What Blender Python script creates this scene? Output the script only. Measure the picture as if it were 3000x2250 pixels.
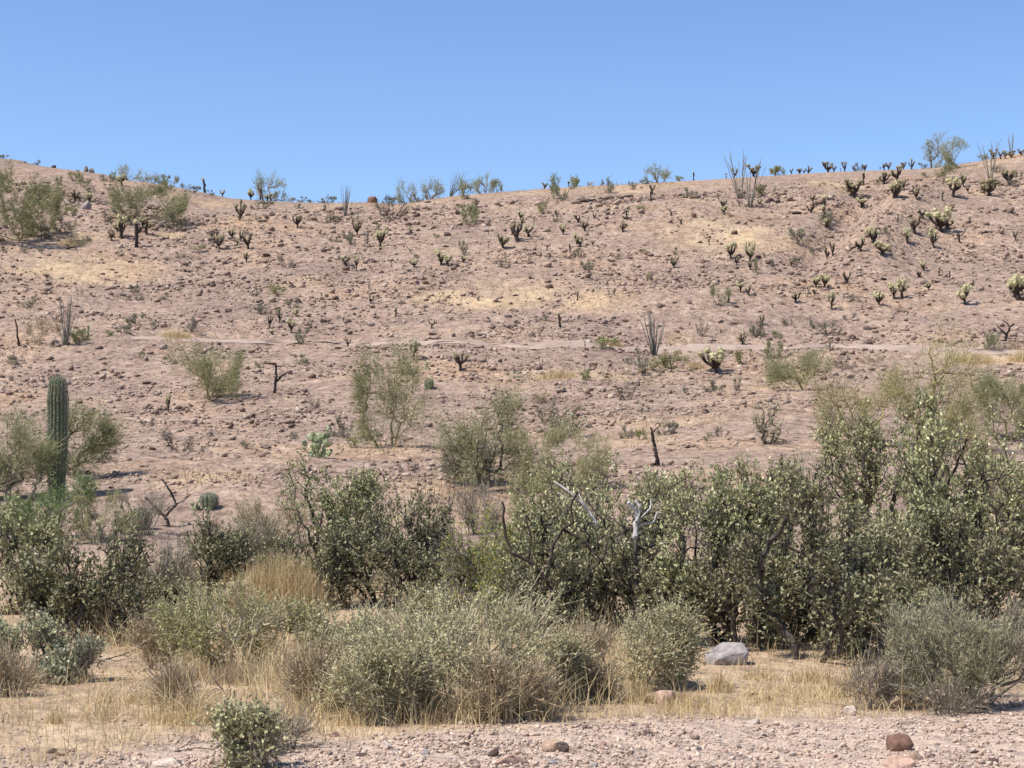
import bpy, math
import numpy as np
from mathutils import Vector

# ------------------------------------------------------------------ camera, sky, sun, exposure
scene = bpy.context.scene
COL = scene.collection
for o in list(bpy.data.objects):
    bpy.data.objects.remove(o)
F_PX, HORIZON = 4757.0, 1400.0                      # focal length and eye level, in photo pixels (3000 x 2250)
CAM_Z = 1.6
PITCH = math.atan((HORIZON - 1125.0) / F_PX)
cam = bpy.data.cameras.new('camera')
cam.sensor_width = 36.0
cam.lens = 36.0 * F_PX / 3000.0
cam.clip_start, cam.clip_end = 0.1, 3000.0
camera = bpy.data.objects.new('camera', cam)
COL.objects.link(camera)
camera.location = (0, 0, CAM_Z)
camera.rotation_euler = (math.pi / 2 + PITCH, 0, 0)
scene.camera = camera

SUN_EL, SUN_AZ = math.radians(58.0), math.radians(-116.0)     # azimuth from +Y towards +X: the sun stands high on the left
to_sun = Vector((math.sin(SUN_AZ) * math.cos(SUN_EL), math.cos(SUN_AZ) * math.cos(SUN_EL), math.sin(SUN_EL)))
world = bpy.data.worlds.new('World')
scene.world = world
world.use_nodes = True
wn, wl = world.node_tree.nodes, world.node_tree.links
wn.clear()
sky = wn.new('ShaderNodeTexSky')
sky.sky_type = 'NISHITA'
sky.sun_disc = False
sky.sun_elevation, sky.sun_rotation = SUN_EL, SUN_AZ
sky.altitude, sky.air_density, sky.dust_density, sky.ozone_density = 900.0, 1.0, 0.8, 3.0
hs = wn.new('ShaderNodeHueSaturation')
hs.inputs['Saturation'].default_value = 1.1
hs.inputs['Hue'].default_value = 0.506
bg = wn.new('ShaderNodeBackground')
bg.inputs['Strength'].default_value = 0.13
wo = wn.new('ShaderNodeOutputWorld')
wl.new(sky.outputs[0], hs.inputs['Color'])
wl.new(hs.outputs[0], bg.inputs[0])
wl.new(bg.outputs[0], wo.inputs[0])
sd = bpy.data.lights.new('sun', 'SUN')
sd.energy, sd.angle, sd.color = 4.6, math.radians(0.53), (1.0, 0.955, 0.88)
sun = bpy.data.objects.new('sun', sd)
COL.objects.link(sun)
sun.rotation_euler = to_sun.to_track_quat('Z', 'Y').to_euler()
sun.location = (-30, 0, 60)
vs = scene.view_settings
vs.view_transform, vs.look, vs.gamma, vs.use_curve_mapping = 'Standard', 'None', 1.0, False
vs.exposure = 0.55
scene.render.engine = 'CYCLES'
cy = scene.cycles
cy.max_bounces, cy.diffuse_bounces, cy.transmission_bounces = 5, 3, 4
cy.use_adaptive_sampling = True

# ------------------------------------------------------------------ mesh helpers
def mesh(name, V, F, mats, parent=None, smooth=False, loc=None, midx=None):
    """V (n,3); F a list of integer arrays, each (m,3) or (m,4); one linked mesh object"""
    me = bpy.data.meshes.new(name)
    V = np.asarray(V, np.float32).reshape(-1, 3)
    F = [np.asarray(f, np.int32) for f in F if len(f)]
    loops = np.concatenate([f.ravel() for f in F]) if F else np.zeros(0, np.int32)
    tot = np.concatenate([np.full(len(f), f.shape[1], np.int32) for f in F]) if F else np.zeros(0, np.int32)
    start = np.concatenate([[0], np.cumsum(tot)[:-1]]).astype(np.int32) if len(tot) else tot
    me.vertices.add(len(V)); me.vertices.foreach_set('co', V.ravel())
    me.loops.add(len(loops)); me.loops.foreach_set('vertex_index', loops)
    me.polygons.add(len(tot)); me.polygons.foreach_set('loop_start', start)
    try:
        me.polygons.foreach_set('loop_total', tot)
    except Exception:
        pass
    if smooth:
        me.polygons.foreach_set('use_smooth', np.ones(len(tot), bool))
    for m in (mats if isinstance(mats, (list, tuple)) else [mats]):
        me.materials.append(m)
    if midx is not None:
        me.polygons.foreach_set('material_index', np.asarray(midx, np.int32))
    me.update(calc_edges=True)
    me.validate()
    o = bpy.data.objects.new(name, me)
    COL.objects.link(o)
    if parent is not None:
        o.parent = parent
    if loc is not None:
        o.location = loc
    return o

class Geo:
    def __init__(self):
        self.V, self.F, self.n = [], {3: [], 4: []}, 0
    def add(self, V, F):
        V = np.asarray(V, float).reshape(-1, 3)
        for f in (F if isinstance(F, list) else [F]):
            f = np.asarray(f, int)
            if len(f):
                self.F[f.shape[1]].append(f + self.n)
        self.V.append(V); self.n += len(V)
    def build(self, name, mat, parent=None, **k):
        V = np.concatenate(self.V) if self.V else np.zeros((0, 3))
        return mesh(name, V, [np.concatenate(f) for f in self.F.values() if f], mat, parent, **k)

def unit(a):
    return a / np.maximum(np.linalg.norm(a, axis=-1, keepdims=True), 1e-9)

def frame(d):
    ref = np.where(np.abs(d[..., 2:3]) < 0.9, np.array([0, 0, 1.0]), np.array([1.0, 0, 0]))
    a = unit(np.cross(d, ref))
    return a, np.cross(d, a)

def prisms(geo, P0, P1, R0, R1, sides=3):
    P0, P1 = np.asarray(P0, float), np.asarray(P1, float)
    n = len(P0)
    if n == 0:
        return
    R0, R1 = np.broadcast_to(R0, n), np.broadcast_to(R1, n)
    d = unit(P1 - P0)
    a, b = frame(d)
    t = np.arange(sides) * 2 * math.pi / sides
    ring = a[:, None] * np.cos(t)[None, :, None] + b[:, None] * np.sin(t)[None, :, None]
    V = np.concatenate([P0[:, None] + ring * R0[:, None, None], P1[:, None] + ring * R1[:, None, None]], 1)
    i = np.arange(sides); j = (i + 1) % sides
    q = np.stack([i, j, j + sides, i + sides], 1)
    geo.add(V.reshape(-1, 3), (q[None] + (np.arange(n) * 2 * sides)[:, None, None]).reshape(-1, 4))

def tube(geo, path, radii, sides=8, rng=None, rough=0.0, ribs=0):
    """one connected tube with closed ends"""
    path = np.asarray(path, float); n = len(path)
    radii = np.broadcast_to(np.asarray(radii, float), n)
    tang = unit(np.gradient(path, axis=0))
    a, b = frame(tang[:1]); a = a[0]
    V = []
    t = np.arange(sides) * 2 * math.pi / sides
    for k in range(n):
        a = unit(a - tang[k] * np.dot(a, tang[k])); b = np.cross(tang[k], a)
        r = radii[k] * np.ones(sides)
        if rng is not None and rough:
            r = r * (1 + rough * rng.uniform(-1, 1, sides))
        V.append(path[k] + a[None] * (np.cos(t) * r)[:, None] + b[None] * (np.sin(t) * r)[:, None])
    V = np.concatenate(V + [path[:1] - tang[:1] * radii[0] * .3, path[-1:] + tang[-1:] * radii[-1] * .6])
    i = np.arange(sides); j = (i + 1) % sides
    q = np.concatenate([np.stack([i, j, j + sides, i + sides], 1) + k * sides for k in range(n - 1)])
    top = (n - 1) * sides
    c = np.concatenate([np.stack([j, i, np.full(sides, n * sides)], 1), np.stack([i + top, j + top, np.full(sides, n * sides + 1)], 1)])
    geo.add(V, [q, c])

def blades(geo, P, axis, L, W, rng, fold=0.25, mid=0.5):
    """leaf-shaped quads, folded a little along the middle"""
    n = len(P)
    if n == 0:
        return
    axis = unit(axis)
    side = unit(np.cross(axis, rng.normal(size=(n, 3))))
    nrm = np.cross(axis, side)
    L = np.broadcast_to(L, n)[:, None]; W = np.broadcast_to(W, n)[:, None]
    m = P + axis * L * mid + nrm * W * fold
    V = np.stack([P, m - side * W * .5, P + axis * L, m + side * W * .5], 1)
    geo.add(V.reshape(-1, 3), np.arange(4 * n).reshape(n, 4))

_G = (1 + 5 ** .5) / 2
ICO_V = unit(np.array([[-1, _G, 0], [1, _G, 0], [-1, -_G, 0], [1, -_G, 0], [0, -1, _G], [0, 1, _G], [0, -1, -_G], [0, 1, -_G], [_G, 0, -1], [_G, 0, 1], [-_G, 0, -1], [-_G, 0, 1]]))
ICO_F = np.array([[0, 11, 5], [0, 5, 1], [0, 1, 7], [0, 7, 10], [0, 10, 11], [1, 5, 9], [5, 11, 4], [11, 10, 2], [10, 7, 6], [7, 1, 8], [3, 9, 4], [3, 4, 2], [3, 2, 6], [3, 6, 8], [3, 8, 9], [4, 9, 5], [2, 4, 11], [6, 2, 10], [8, 6, 7], [9, 8, 1]])
OCT_V = np.array([[1, 0, 0], [-1, 0, 0], [0, 1, 0], [0, -1, 0], [0, 0, 1], [0, 0, -1.0]])
OCT_F = np.array([[0, 2, 4], [2, 1, 4], [1, 3, 4], [3, 0, 4], [2, 0, 5], [1, 2, 5], [3, 1, 5], [0, 3, 5]])

def subdivide(V, F):
    V = list(map(np.array, V)); cache = {}; out = []
    def midp(a, b):
        k = (min(a, b), max(a, b))
        if k not in cache:
            V.append(unit((V[a] + V[b]) / 2)); cache[k] = len(V) - 1
        return cache[k]
    for a, b, c in F:
        ab, bc, ca = midp(a, b), midp(b, c), midp(c, a)
        out += [[a, ab, ca], [b, bc, ab], [c, ca, bc], [ab, bc, ca]]
    return np.array(V), np.array(out)
ICO2_V, ICO2_F = subdivide(ICO_V, ICO_F)
ICO3_V, ICO3_F = subdivide(ICO2_V, ICO2_F)

def rock_shape(rng, size, level=2, cuts=7):
    """a broken, faceted stone: a ball cut by random planes"""
    V = (ICO2_V if level == 2 else ICO3_V).copy()
    F = ICO2_F if level == 2 else ICO3_F
    for _ in range(cuts):
        n = unit(rng.normal(size=3)); h = rng.uniform(.38, .78)
        d = V @ n
        V = V - np.maximum(d - h, 0)[:, None] * n
    V *= 1 + .018 * rng.normal(size=(len(V), 1))
    return V / np.abs(V).max(0) * np.asarray(size) * .5, F

def scatter_stones(P, S, rng, base='ico', flat=(.35, .75), sink=.25):
    """many small stones joined in one mesh; P centres on the ground, S longest size"""
    n = len(P)
    BV, BF = (ICO_V, ICO_F) if base == 'ico' else (OCT_V, OCT_F)
    k = len(BV)
    V = BV[None] * (1 + .22 * rng.normal(size=(n, k, 1)))
    sc = np.stack([np.ones(n), rng.uniform(.55, .95, n), rng.uniform(*flat, n)], 1) * S[:, None] * .5
    V = V * sc[:, None]
    tilt = rng.normal(0, .25, (n, 2)); yaw = rng.uniform(0, 2 * math.pi, n)
    c, s = np.cos(yaw)[:, None], np.sin(yaw)[:, None]
    x, y, z = V[..., 0], V[..., 1], V[..., 2]
    z = z + x * tilt[:, :1] + y * tilt[:, 1:]
    V = np.stack([x * c - y * s, x * s + y * c, z], -1)
    V[..., 2] += (sc[:, 2] * (1 - 2 * sink))[:, None]
    V = V + P[:, None]
    return V.reshape(-1, 3), (BF[None] + (np.arange(n) * k)[:, None, None]).reshape(-1, 3)

# ------------------------------------------------------------------ ground shape
_rn = np.random.default_rng(7)
_LAT = _rn.uniform(-1, 1, (256, 256))
def vnoise(x, y):
    xi, yi = np.floor(x).astype(int), np.floor(y).astype(int)
    fx, fy = x - xi, y - yi
    fx, fy = fx * fx * (3 - 2 * fx), fy * fy * (3 - 2 * fy)
    g = lambda a, b: _LAT[a & 255, b & 255]
    return (g(xi, yi) * (1 - fx) + g(xi + 1, yi) * fx) * (1 - fy) + (g(xi, yi + 1) * (1 - fx) + g(xi + 1, yi + 1) * fx) * fy

_KD = np.array([-80, 0, 16, 20, 27, 34, 48, 60, 70, 83, 95, 106, 113, 118, 128, 140, 200, 320, 2000.])
_KZ = np.array([0, 0, 0, .05, .62, 1.55, 2.75, 5.0, 7.5, 11.7, 16.1, 19.7, 21.3, 22.0, 22.6, 22.4, 15, 3, 0.])
_DG = np.arange(-80, 2000, .25)
_ZG = np.interp(_DG, _KD, _KZ)
_ker = np.exp(-.5 * (np.arange(-20, 21) * .25 / 2.0) ** 2); _ker /= _ker.sum()
_ZG = np.convolve(np.pad(_ZG, 20, mode='edge'), _ker, mode='valid')
_SKY = np.array([(-600, 420), (-200, 440), (0, 452), (60, 470), (135, 480), (270, 500), (330, 518), (450, 532), (560, 552), (650, 572), (810, 583), (980, 585), (1075, 583), (1180, 588), (1220, 578),
                 (1350, 562), (1490, 553), (1630, 542), (1760, 533), (1900, 524), (2030, 518), (2170, 512), (2300, 503), (2440, 494), (2580, 488), (2680, 484), (2780, 478), (2915, 460), (3000, 440), (3300, 420), (3800, 400)], float)
_DC = 114.0
def smooth(t):
    t = np.clip(t, 0, 1); return t * t * (3 - 2 * t)
_TRACK = None
def height(x, y, dip=True):
    x, y = np.asarray(x, float), np.asarray(y, float)
    z = np.interp(y, _DG, _ZG)
    zs = np.interp(1500 + F_PX * x / _DC, _SKY[:, 0], _SKY[:, 1])
    want = CAM_Z + (HORIZON - zs) * _DC / F_PX
    s = want / 21.5
    z = z * (1 + (s - 1) * smooth((y - 45) / 62) * (1 - smooth((y - 180) / 200)))
    a = smooth((y - 16) / 18) * (1 - smooth((y - 400) / 300))
    fade = 1 - .75 * smooth((y - 100) / 10)
    z = z + a * fade * (.38 * vnoise(x / 9 + 3, y / 7) + .14 * vnoise(x / 2.7, y / 2.2 + 9) + .06 * vnoise(x / .9, y / .8))
    z = z + .035 * vnoise(x / 1.9 + 5, y / 1.9) * (1 - a) + .012 * vnoise(x / .5, y / .5)
    # gully running up the right of the slope, with a rounded spur beside it
    t = np.clip((y - 84) / 16, 0, 1)
    gx = 15.5 + 6.5 * t
    w = smooth((y - 80) / 8) * (1 - smooth((y - 98) / 8))
    z = z - .9 * w * np.exp(-((x - gx) / 1.3) ** 2) + .75 * w * np.exp(-((x - gx - 2.9) / 2.1) ** 2)
    if dip and _TRACK is not None:
        ty = np.interp(x, _TRACK[:, 0], _TRACK[:, 1])
        on = (x > _TRACK[0, 0]) & (x < _TRACK[-1, 0])
        z = z - .09 * on * smooth((.95 - np.abs(y - ty)) / .3)
    return z

_cp, _sp = math.cos(PITCH), math.sin(PITCH)
def ray(u, v):
    a, b = (u - 1500) / F_PX, (1125 - v) / F_PX
    return np.array([a, _cp - b * _sp, _sp + b * _cp])
_TT = np.concatenate([np.arange(7, 60, .04), np.arange(60, 125, .1)])
def at(u, v):
    """the point of the ground seen at a place of the photograph"""
    r = ray(u, v); r = r / r[1]
    X, Y, Z = r[0] * _TT, _TT, CAM_Z + r[2] * _TT
    e = Z - height(X, Y)
    k = np.nonzero(e < 0)[0]
    k = k[0] if len(k) else int(np.argmin(e[_TT > 100]) + np.sum(_TT <= 100))
    return np.array([X[k], Y[k], float(height(X[k], Y[k]))])

_tp = [(380, 992), (560, 990), (700, 992), (950, 994), (1100, 998), (1300, 1001), (1500, 1006), (1700, 1014), (1900, 1016), (2100, 1012), (2250, 1011), (2500, 1014), (2700, 1016), (2900, 1030), (3100, 1040), (3400, 1045)]
_TRACK = np.array([at(u, v)[:2] for u, v in _tp])
_TRACK[:, 1] = np.convolve(np.pad(_TRACK[:, 1], 1, mode='edge'), [.25, .5, .25], mode='valid')

# ------------------------------------------------------------------ materials
def nodes(name):
    m = bpy.data.materials.new(name); m.use_nodes = True
    n = m.node_tree.nodes; n.clear()
    out = n.new('ShaderNodeOutputMaterial')
    return m, n, m.node_tree.links, out
def ramp(n, stops):
    r = n.new('ShaderNodeValToRGB')
    e = r.color_ramp.elements
    while len(e) < len(stops):
        e.new(.5)
    for k, (p, c) in enumerate(stops):
        e[k].position = p; e[k].color = (*c, 1)
    return r
def spread(stops):
    return [(k / max(1, len(stops) - 1), c) for k, c in enumerate(stops)]

def leaf_mat(name, cols, rough=.55, trans=.25, spec=.3):
    m, n, l, out = nodes(name)
    g = n.new('ShaderNodeNewGeometry')
    r = ramp(n, spread(cols))
    l.new(g.outputs['Random Per Island'], r.inputs[0])
    p = n.new('ShaderNodeBsdfPrincipled')
    p.inputs['Roughness'].default_value = rough
    p.inputs['Specular IOR Level'].default_value = spec
    t = n.new('ShaderNodeBsdfTranslucent')
    mx = n.new('ShaderNodeMixShader'); mx.inputs[0].default_value = trans
    l.new(r.outputs[0], p.inputs['Base Color']); l.new(r.outputs[0], t.inputs['Color'])
    l.new(p.outputs[0], mx.inputs[1]); l.new(t.outputs[0], mx.inputs[2])
    l.new(mx.outputs[0], out.inputs[0])
    return m

def bark_mat(name, cols, scale=8.0, rough=.9, island=False, bump=.3):
    m, n, l, out = nodes(name)
    tc = n.new('ShaderNodeTexCoord')
    nz = n.new('ShaderNodeTexNoise'); nz.inputs['Scale'].default_value = scale; nz.inputs['Detail'].default_value = 4
    l.new(tc.outputs['Object'], nz.inputs['Vector'])
    r = ramp(n, [(.3 + .4 * p, c) for p, c in spread(cols)])
    if island:
        g = n.new('ShaderNodeNewGeometry')
        mm = n.new('ShaderNodeMath'); mm.operation = 'MULTIPLY_ADD'; mm.inputs[1].default_value = .45
        mm.inputs[2].default_value = .1
        ad = n.new('ShaderNodeMath'); ad.operation = 'MULTIPLY_ADD'; ad.inputs[1].default_value = .45
        l.new(g.outputs['Random Per Island'], mm.inputs[0]); l.new(nz.outputs[0], ad.inputs[0]); l.new(mm.outputs[0], ad.inputs[2])
        l.new(ad.outputs[0], r.inputs[0])
    else:
        l.new(nz.outputs[0], r.inputs[0])
    p = n.new('ShaderNodeBsdfPrincipled'); p.inputs['Roughness'].default_value = rough
    p.inputs['Specular IOR Level'].default_value = .2
    l.new(r.outputs[0], p.inputs['Base Color'])
    b = n.new('ShaderNodeBump'); b.inputs['Strength'].default_value = bump; b.inputs['Distance'].default_value = .02
    l.new(nz.outputs[0], b.inputs['Height']); l.new(b.outputs[0], p.inputs['Normal'])
    l.new(p.outputs[0], out.inputs[0])
    return m

def stone_mat(name, cols, scale=14.0, use='island', bump=.5):
    """each stone takes a colour of its own, with grain and darker varnish in patches"""
    m, n, l, out = nodes(name)
    if use == 'island':
        g = n.new('ShaderNodeNewGeometry'); rnd = g.outputs['Random Per Island']
    else:
        g = n.new('ShaderNodeObjectInfo'); rnd = g.outputs['Random']
    r = ramp(n, spread(cols)); r.color_ramp.interpolation = 'LINEAR'
    l.new(rnd, r.inputs[0])
    tc = n.new('ShaderNodeTexCoord')
    nz = n.new('ShaderNodeTexNoise'); nz.inputs['Scale'].default_value = scale; nz.inputs['Detail'].default_value = 6
    nz.inputs['Roughness'].default_value = .65
    l.new(tc.outputs['Object'], nz.inputs['Vector'])
    rr = ramp(n, [(.35, (.62, .6, .6)), (.65, (1.2, 1.17, 1.12))])
    l.new(nz.outputs[0], rr.inputs[0])
    mx = n.new('ShaderNodeMix'); mx.data_type = 'RGBA'; mx.blend_type = 'MULTIPLY'; mx.inputs[0].default_value = 1
    l.new(r.outputs[0], mx.inputs[6]); l.new(rr.outputs[0], mx.inputs[7])
    p = n.new('ShaderNodeBsdfPrincipled'); p.inputs['Roughness'].default_value = .92; p.inputs['Specular IOR Level'].default_value = .2
    l.new(mx.outputs[2], p.inputs['Base Color'])
    b = n.new('ShaderNodeBump'); b.inputs['Strength'].default_value = bump; b.inputs['Distance'].default_value = .02
    l.new(nz.outputs[0], b.inputs['Height']); l.new(b.outputs[0], p.inputs['Normal'])
    l.new(p.outputs[0], out.inputs[0])
    return m

def ground_mat():
    m, n, l, out = nodes('desert soil')
    tc = n.new('ShaderNodeTexCoord')
    def noise(scale, detail=5, rough=.6):
        k = n.new('ShaderNodeTexNoise'); k.inputs['Scale'].default_value = scale; k.inputs['Detail'].default_value = detail
        k.inputs['Roughness'].default_value = rough
        l.new(tc.outputs['Object'], k.inputs['Vector']); return k
    big, mid, fine = noise(.16, 4), noise(1.3, 6, .7), noise(11, 4, .7)
    c1 = ramp(n, [(.28, (.21, .145, .108)), (.45, (.295, .21, .158)), (.6, (.375, .275, .208)), (.78, (.455, .345, .266))])
    l.new(mid.outputs[0], c1.inputs[0])
    c2 = ramp(n, [(.3, (.80, .79, .83)), (.5, (1.0, 1.0, 1.0)), (.7, (1.14, 1.07, .94))])
    l.new(big.outputs[0], c2.inputs[0])
    mul = n.new('ShaderNodeMix'); mul.data_type = 'RGBA'; mul.blend_type = 'MULTIPLY'; mul.inputs[0].default_value = 1
    l.new(c1.outputs[0], mul.inputs[6]); l.new(c2.outputs[0], mul.inputs[7])
    c3 = ramp(n, [(.32, (.66, .64, .64)), (.5, (1, 1, 1)), (.7, (1.22, 1.2, 1.18))])
    l.new(fine.outputs[0], c3.inputs[0])
    mul2 = n.new('ShaderNodeMix'); mul2.data_type = 'RGBA'; mul2.blend_type = 'MULTIPLY'; mul2.inputs[0].default_value = .8
    l.new(mul.outputs[2], mul2.inputs[6]); l.new(c3.outputs[0], mul2.inputs[7])
    spk = noise(3.6, 3, .55)
    c4 = ramp(n, [(.36, (.5, .47, .46)), (.47, (1, 1, 1)), (.6, (1, 1, 1)), (.68, (1.25, 1.22, 1.2))])
    l.new(spk.outputs[0], c4.inputs[0])
    mul3 = n.new('ShaderNodeMix'); mul3.data_type = 'RGBA'; mul3.blend_type = 'MULTIPLY'; mul3.inputs[0].default_value = .8
    l.new(mul2.outputs[2], mul3.inputs[6]); l.new(c4.outputs[0], mul3.inputs[7]); mul2 = mul3
    aw = n.new('ShaderNodeAttribute'); aw.attribute_name = 'wash'
    gc = ramp(n, [(.3, (.34, .25, .192)), (.5, (.44, .33, .256)), (.7, (.53, .415, .33))])
    l.new(fine.outputs[0], gc.inputs[0])
    mw = n.new('ShaderNodeMix'); mw.data_type = 'RGBA'
    l.new(aw.outputs['Fac'], mw.inputs[0]); l.new(mul2.outputs[2], mw.inputs[6]); l.new(gc.outputs[0], mw.inputs[7]); mul2 = mw
    # dry annual grass lying in patches (attribute written per ground vertex)
    at_ = n.new('ShaderNodeAttribute'); at_.attribute_name = 'straw'
    sc = ramp(n, [(.3, (.33, .23, .14)), (.5, (.45, .325, .2)), (.75, (.55, .42, .265))])
    l.new(mid.outputs[0], sc.inputs[0])
    wob = n.new('ShaderNodeMath'); wob.operation = 'MULTIPLY_ADD'; wob.inputs[1].default_value = 1.6; wob.inputs[2].default_value = -.8
    l.new(mid.outputs[0], wob.inputs[0])
    f = n.new('ShaderNodeMath'); f.operation = 'ADD'; f.use_clamp = True
    l.new(wob.outputs[0], f.inputs[0]); l.new(at_.outputs['Fac'], f.inputs[1])
    gate = n.new('ShaderNodeMath'); gate.operation = 'MULTIPLY'; gate.use_clamp = True
    l.new(f.outputs[0], gate.inputs[0]); l.new(at_.outputs['Fac'], gate.inputs[1])
    ms = n.new('ShaderNodeMix'); ms.data_type = 'RGBA'
    l.new(gate.outputs[0], ms.inputs[0]); l.new(mul2.outputs[2], ms.inputs[6]); l.new(sc.outputs[0], ms.inputs[7])
    p = n.new('ShaderNodeBsdfPrincipled'); p.inputs['Roughness'].default_value = .95; p.inputs['Specular IOR Level'].default_value = .12
    l.new(ms.outputs[2], p.inputs['Base Color'])
    vo = n.new('ShaderNodeTexVoronoi'); vo.inputs['Scale'].default_value = 7
    l.new(tc.outputs['Object'], vo.inputs['Vector'])
    hgt = n.new('ShaderNodeMath'); hgt.operation = 'MULTIPLY_ADD'; hgt.inputs[1].default_value = -.8
    l.new(vo.outputs['Distance'], hgt.inputs[0]); l.new(fine.outputs[0], hgt.inputs[2])
    v2 = n.new('ShaderNodeTexVoronoi'); v2.inputs['Scale'].default_value = 2.6; v2.inputs['Randomness'].default_value = 1
    l.new(tc.outputs['Object'], v2.inputs['Vector'])
    h2 = n.new('ShaderNodeMath'); h2.operation = 'MULTIPLY_ADD'; h2.inputs[1].default_value = -2.0
    l.new(v2.outputs['Distance'], h2.inputs[0]); l.new(hgt.outputs[0], h2.inputs[2])
    h3 = n.new('ShaderNodeMath'); h3.operation = 'MULTIPLY_ADD'; h3.inputs[1].default_value = 1.5
    l.new(spk.outputs[0], h3.inputs[0]); l.new(h2.outputs[0], h3.inputs[2])
    b = n.new('ShaderNodeBump'); b.inputs['Strength'].default_value = .8; b.inputs['Distance'].default_value = .07
    l.new(h3.outputs[0], b.inputs['Height']); l.new(b.outputs[0], p.inputs['Normal'])
    l.new(p.outputs[0], out.inputs[0])
    return m

M = {}
M['ground'] = ground_mat()
M['track'] = bark_mat('packed dirt', [(.27, .196, .156), (.34, .252, .202), (.39, .296, .24)], 1.2, .95, bump=.15)
M['stone'] = stone_mat('hill stone', [(.13, .088, .07), (.23, .158, .123), (.32, .232, .18), (.38, .28, .215), (.27, .195, .16), (.48, .38, .305), (.17, .122, .104), (.345, .255, .2)], 9)
M['stone_big'] = stone_mat('large hill stone', [(.10, .07, .06), (.16, .11, .092), (.21, .15, .125), (.14, .1, .09), (.25, .185, .155)], 7, 'object')
M['gravel'] = stone_mat('wash gravel', [(.32, .23, .175), (.47, .35, .27), (.56, .435, .345), (.42, .31, .235), (.64, .53, .43), (.2, .145, .12), (.56, .435, .345), (.62, .48, .375)], 40)
M['pebble'] = stone_mat('loose stone', [(.46, .34, .28), (.56, .44, .37), (.36, .24, .19), (.5, .36, .29), (.62, .52, .45)], 25, 'object')
M['boulder_grey'] = stone_mat('grey stone', [(.31, .28, .27), (.31, .28, .27)], 9, 'object')
M['rock_red'] = stone_mat('dark red stone', [(.19, .108, .08), (.19, .108, .08)], 18, 'object')
M['rock_pink'] = stone_mat('pink stone', [(.43, .29, .225), (.43, .29, .225)], 18, 'object')
M['rock_white'] = stone_mat('whitish stone', [(.52, .43, .36), (.52, .43, .36)], 18, 'object')
M['rock_tan'] = stone_mat('tan stone', [(.4, .29, .2), (.4, .29, .2)], 18, 'object')
M['rock_dark'] = stone_mat('dark stone', [(.1, .068, .06), (.1, .068, .06)], 12, 'object')
M['jojoba'] = leaf_mat('jojoba leaf', [(0.199, 0.198, 0.086), (0.315, 0.314, 0.145), (0.452, 0.442, 0.22), (0.267, 0.262, 0.119), (0.603, 0.576, 0.308), (0.233, 0.224, 0.105), (0.356, 0.339, 0.165)], .48, .12, .4)
M['jojoba_dark'] = leaf_mat('dull jojoba leaf', [(0.145, 0.14, 0.069), (0.22, 0.215, 0.109), (0.282, 0.267, 0.143), (0.186, 0.176, 0.092), (0.317, 0.267, 0.149), (0.345, 0.325, 0.177), (0.165, 0.163, 0.08)], .55, .1, .35)
M['bursage'] = leaf_mat('bursage leaf', [(0.308, 0.299, 0.148), (0.426, 0.408, 0.217), (0.521, 0.489, 0.28), (0.367, 0.351, 0.18), (0.521, 0.443, 0.259), (0.332, 0.316, 0.164), (0.557, 0.506, 0.302)], .7, .15, .2)
M['olive'] = leaf_mat('olive leaf', [(0.264, 0.258, 0.109), (0.364, 0.352, 0.155), (0.446, 0.428, 0.197), (0.317, 0.305, 0.135), (0.469, 0.411, 0.207)], .65, .25, .2)
M['silver'] = leaf_mat('silvery leaf', [(0.275, 0.282, 0.176), (0.395, 0.397, 0.254), (0.49, 0.483, 0.321), (0.311, 0.316, 0.197), (0.203, 0.213, 0.129)], .7, .22, .2)
M['greygreen'] = leaf_mat('fine grey leaf', [(0.26, 0.263, 0.16), (0.391, 0.376, 0.232), (0.5, 0.461, 0.289), (0.284, 0.301, 0.145), (0.565, 0.479, 0.305)], .75, .2, .15)
M['paloverde'] = leaf_mat('palo verde twig', [(0.213, 0.213, 0.104), (0.281, 0.281, 0.139), (0.337, 0.331, 0.168), (0.247, 0.241, 0.119), (0.37, 0.342, 0.188)], .65, .2, .2)
M['paleverde'] = leaf_mat('pale palo verde twig', [(0.319, 0.287, 0.138), (0.426, 0.379, 0.192), (0.493, 0.426, 0.227), (0.346, 0.307, 0.143), (0.265, 0.245, 0.107)], .65, .25, .2)
M['green'] = leaf_mat('fresh leaf', [(0.126, 0.193, 0.059), (0.193, 0.269, 0.084), (0.252, 0.319, 0.109), (0.151, 0.218, 0.067)], .55, .3, .3)
M['yellowgreen'] = leaf_mat('yellow-green leaf', [(0.194, 0.239, 0.067), (0.299, 0.329, 0.098), (0.389, 0.389, 0.128), (0.224, 0.269, 0.083), (0.658, 0.508, 0.09)], .55, .3, .3)
M['greyshrub'] = leaf_mat('grey shrub leaf', [(0.182, 0.177, 0.124), (0.274, 0.256, 0.181), (0.365, 0.337, 0.238), (0.237, 0.222, 0.156)], .75, .2, .15)
M['tanshrub'] = leaf_mat('tan shrub leaf', [(0.389, 0.3, 0.186), (0.502, 0.389, 0.235), (0.324, 0.267, 0.162), (0.454, 0.373, 0.227)], .75, .2, .15)
M['straw'] = leaf_mat('dry grass', [(0.497, 0.367, 0.178), (0.626, 0.486, 0.259), (0.713, 0.583, 0.346), (0.454, 0.324, 0.162), (0.562, 0.432, 0.238)], .6, .25, .3)
M['duffgrass'] = leaf_mat('old dry grass', [(0.37, 0.269, 0.157), (0.47, 0.358, 0.224), (0.56, 0.437, 0.28), (0.314, 0.235, 0.157), (0.403, 0.302, 0.19)], .7, .2, .2)
M['slopegrass'] = leaf_mat('slope grass', [(0.42, 0.285, 0.15), (0.52, 0.37, 0.205), (0.36, 0.245, 0.135), (0.48, 0.335, 0.18)], .7, .2, .1)
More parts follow.
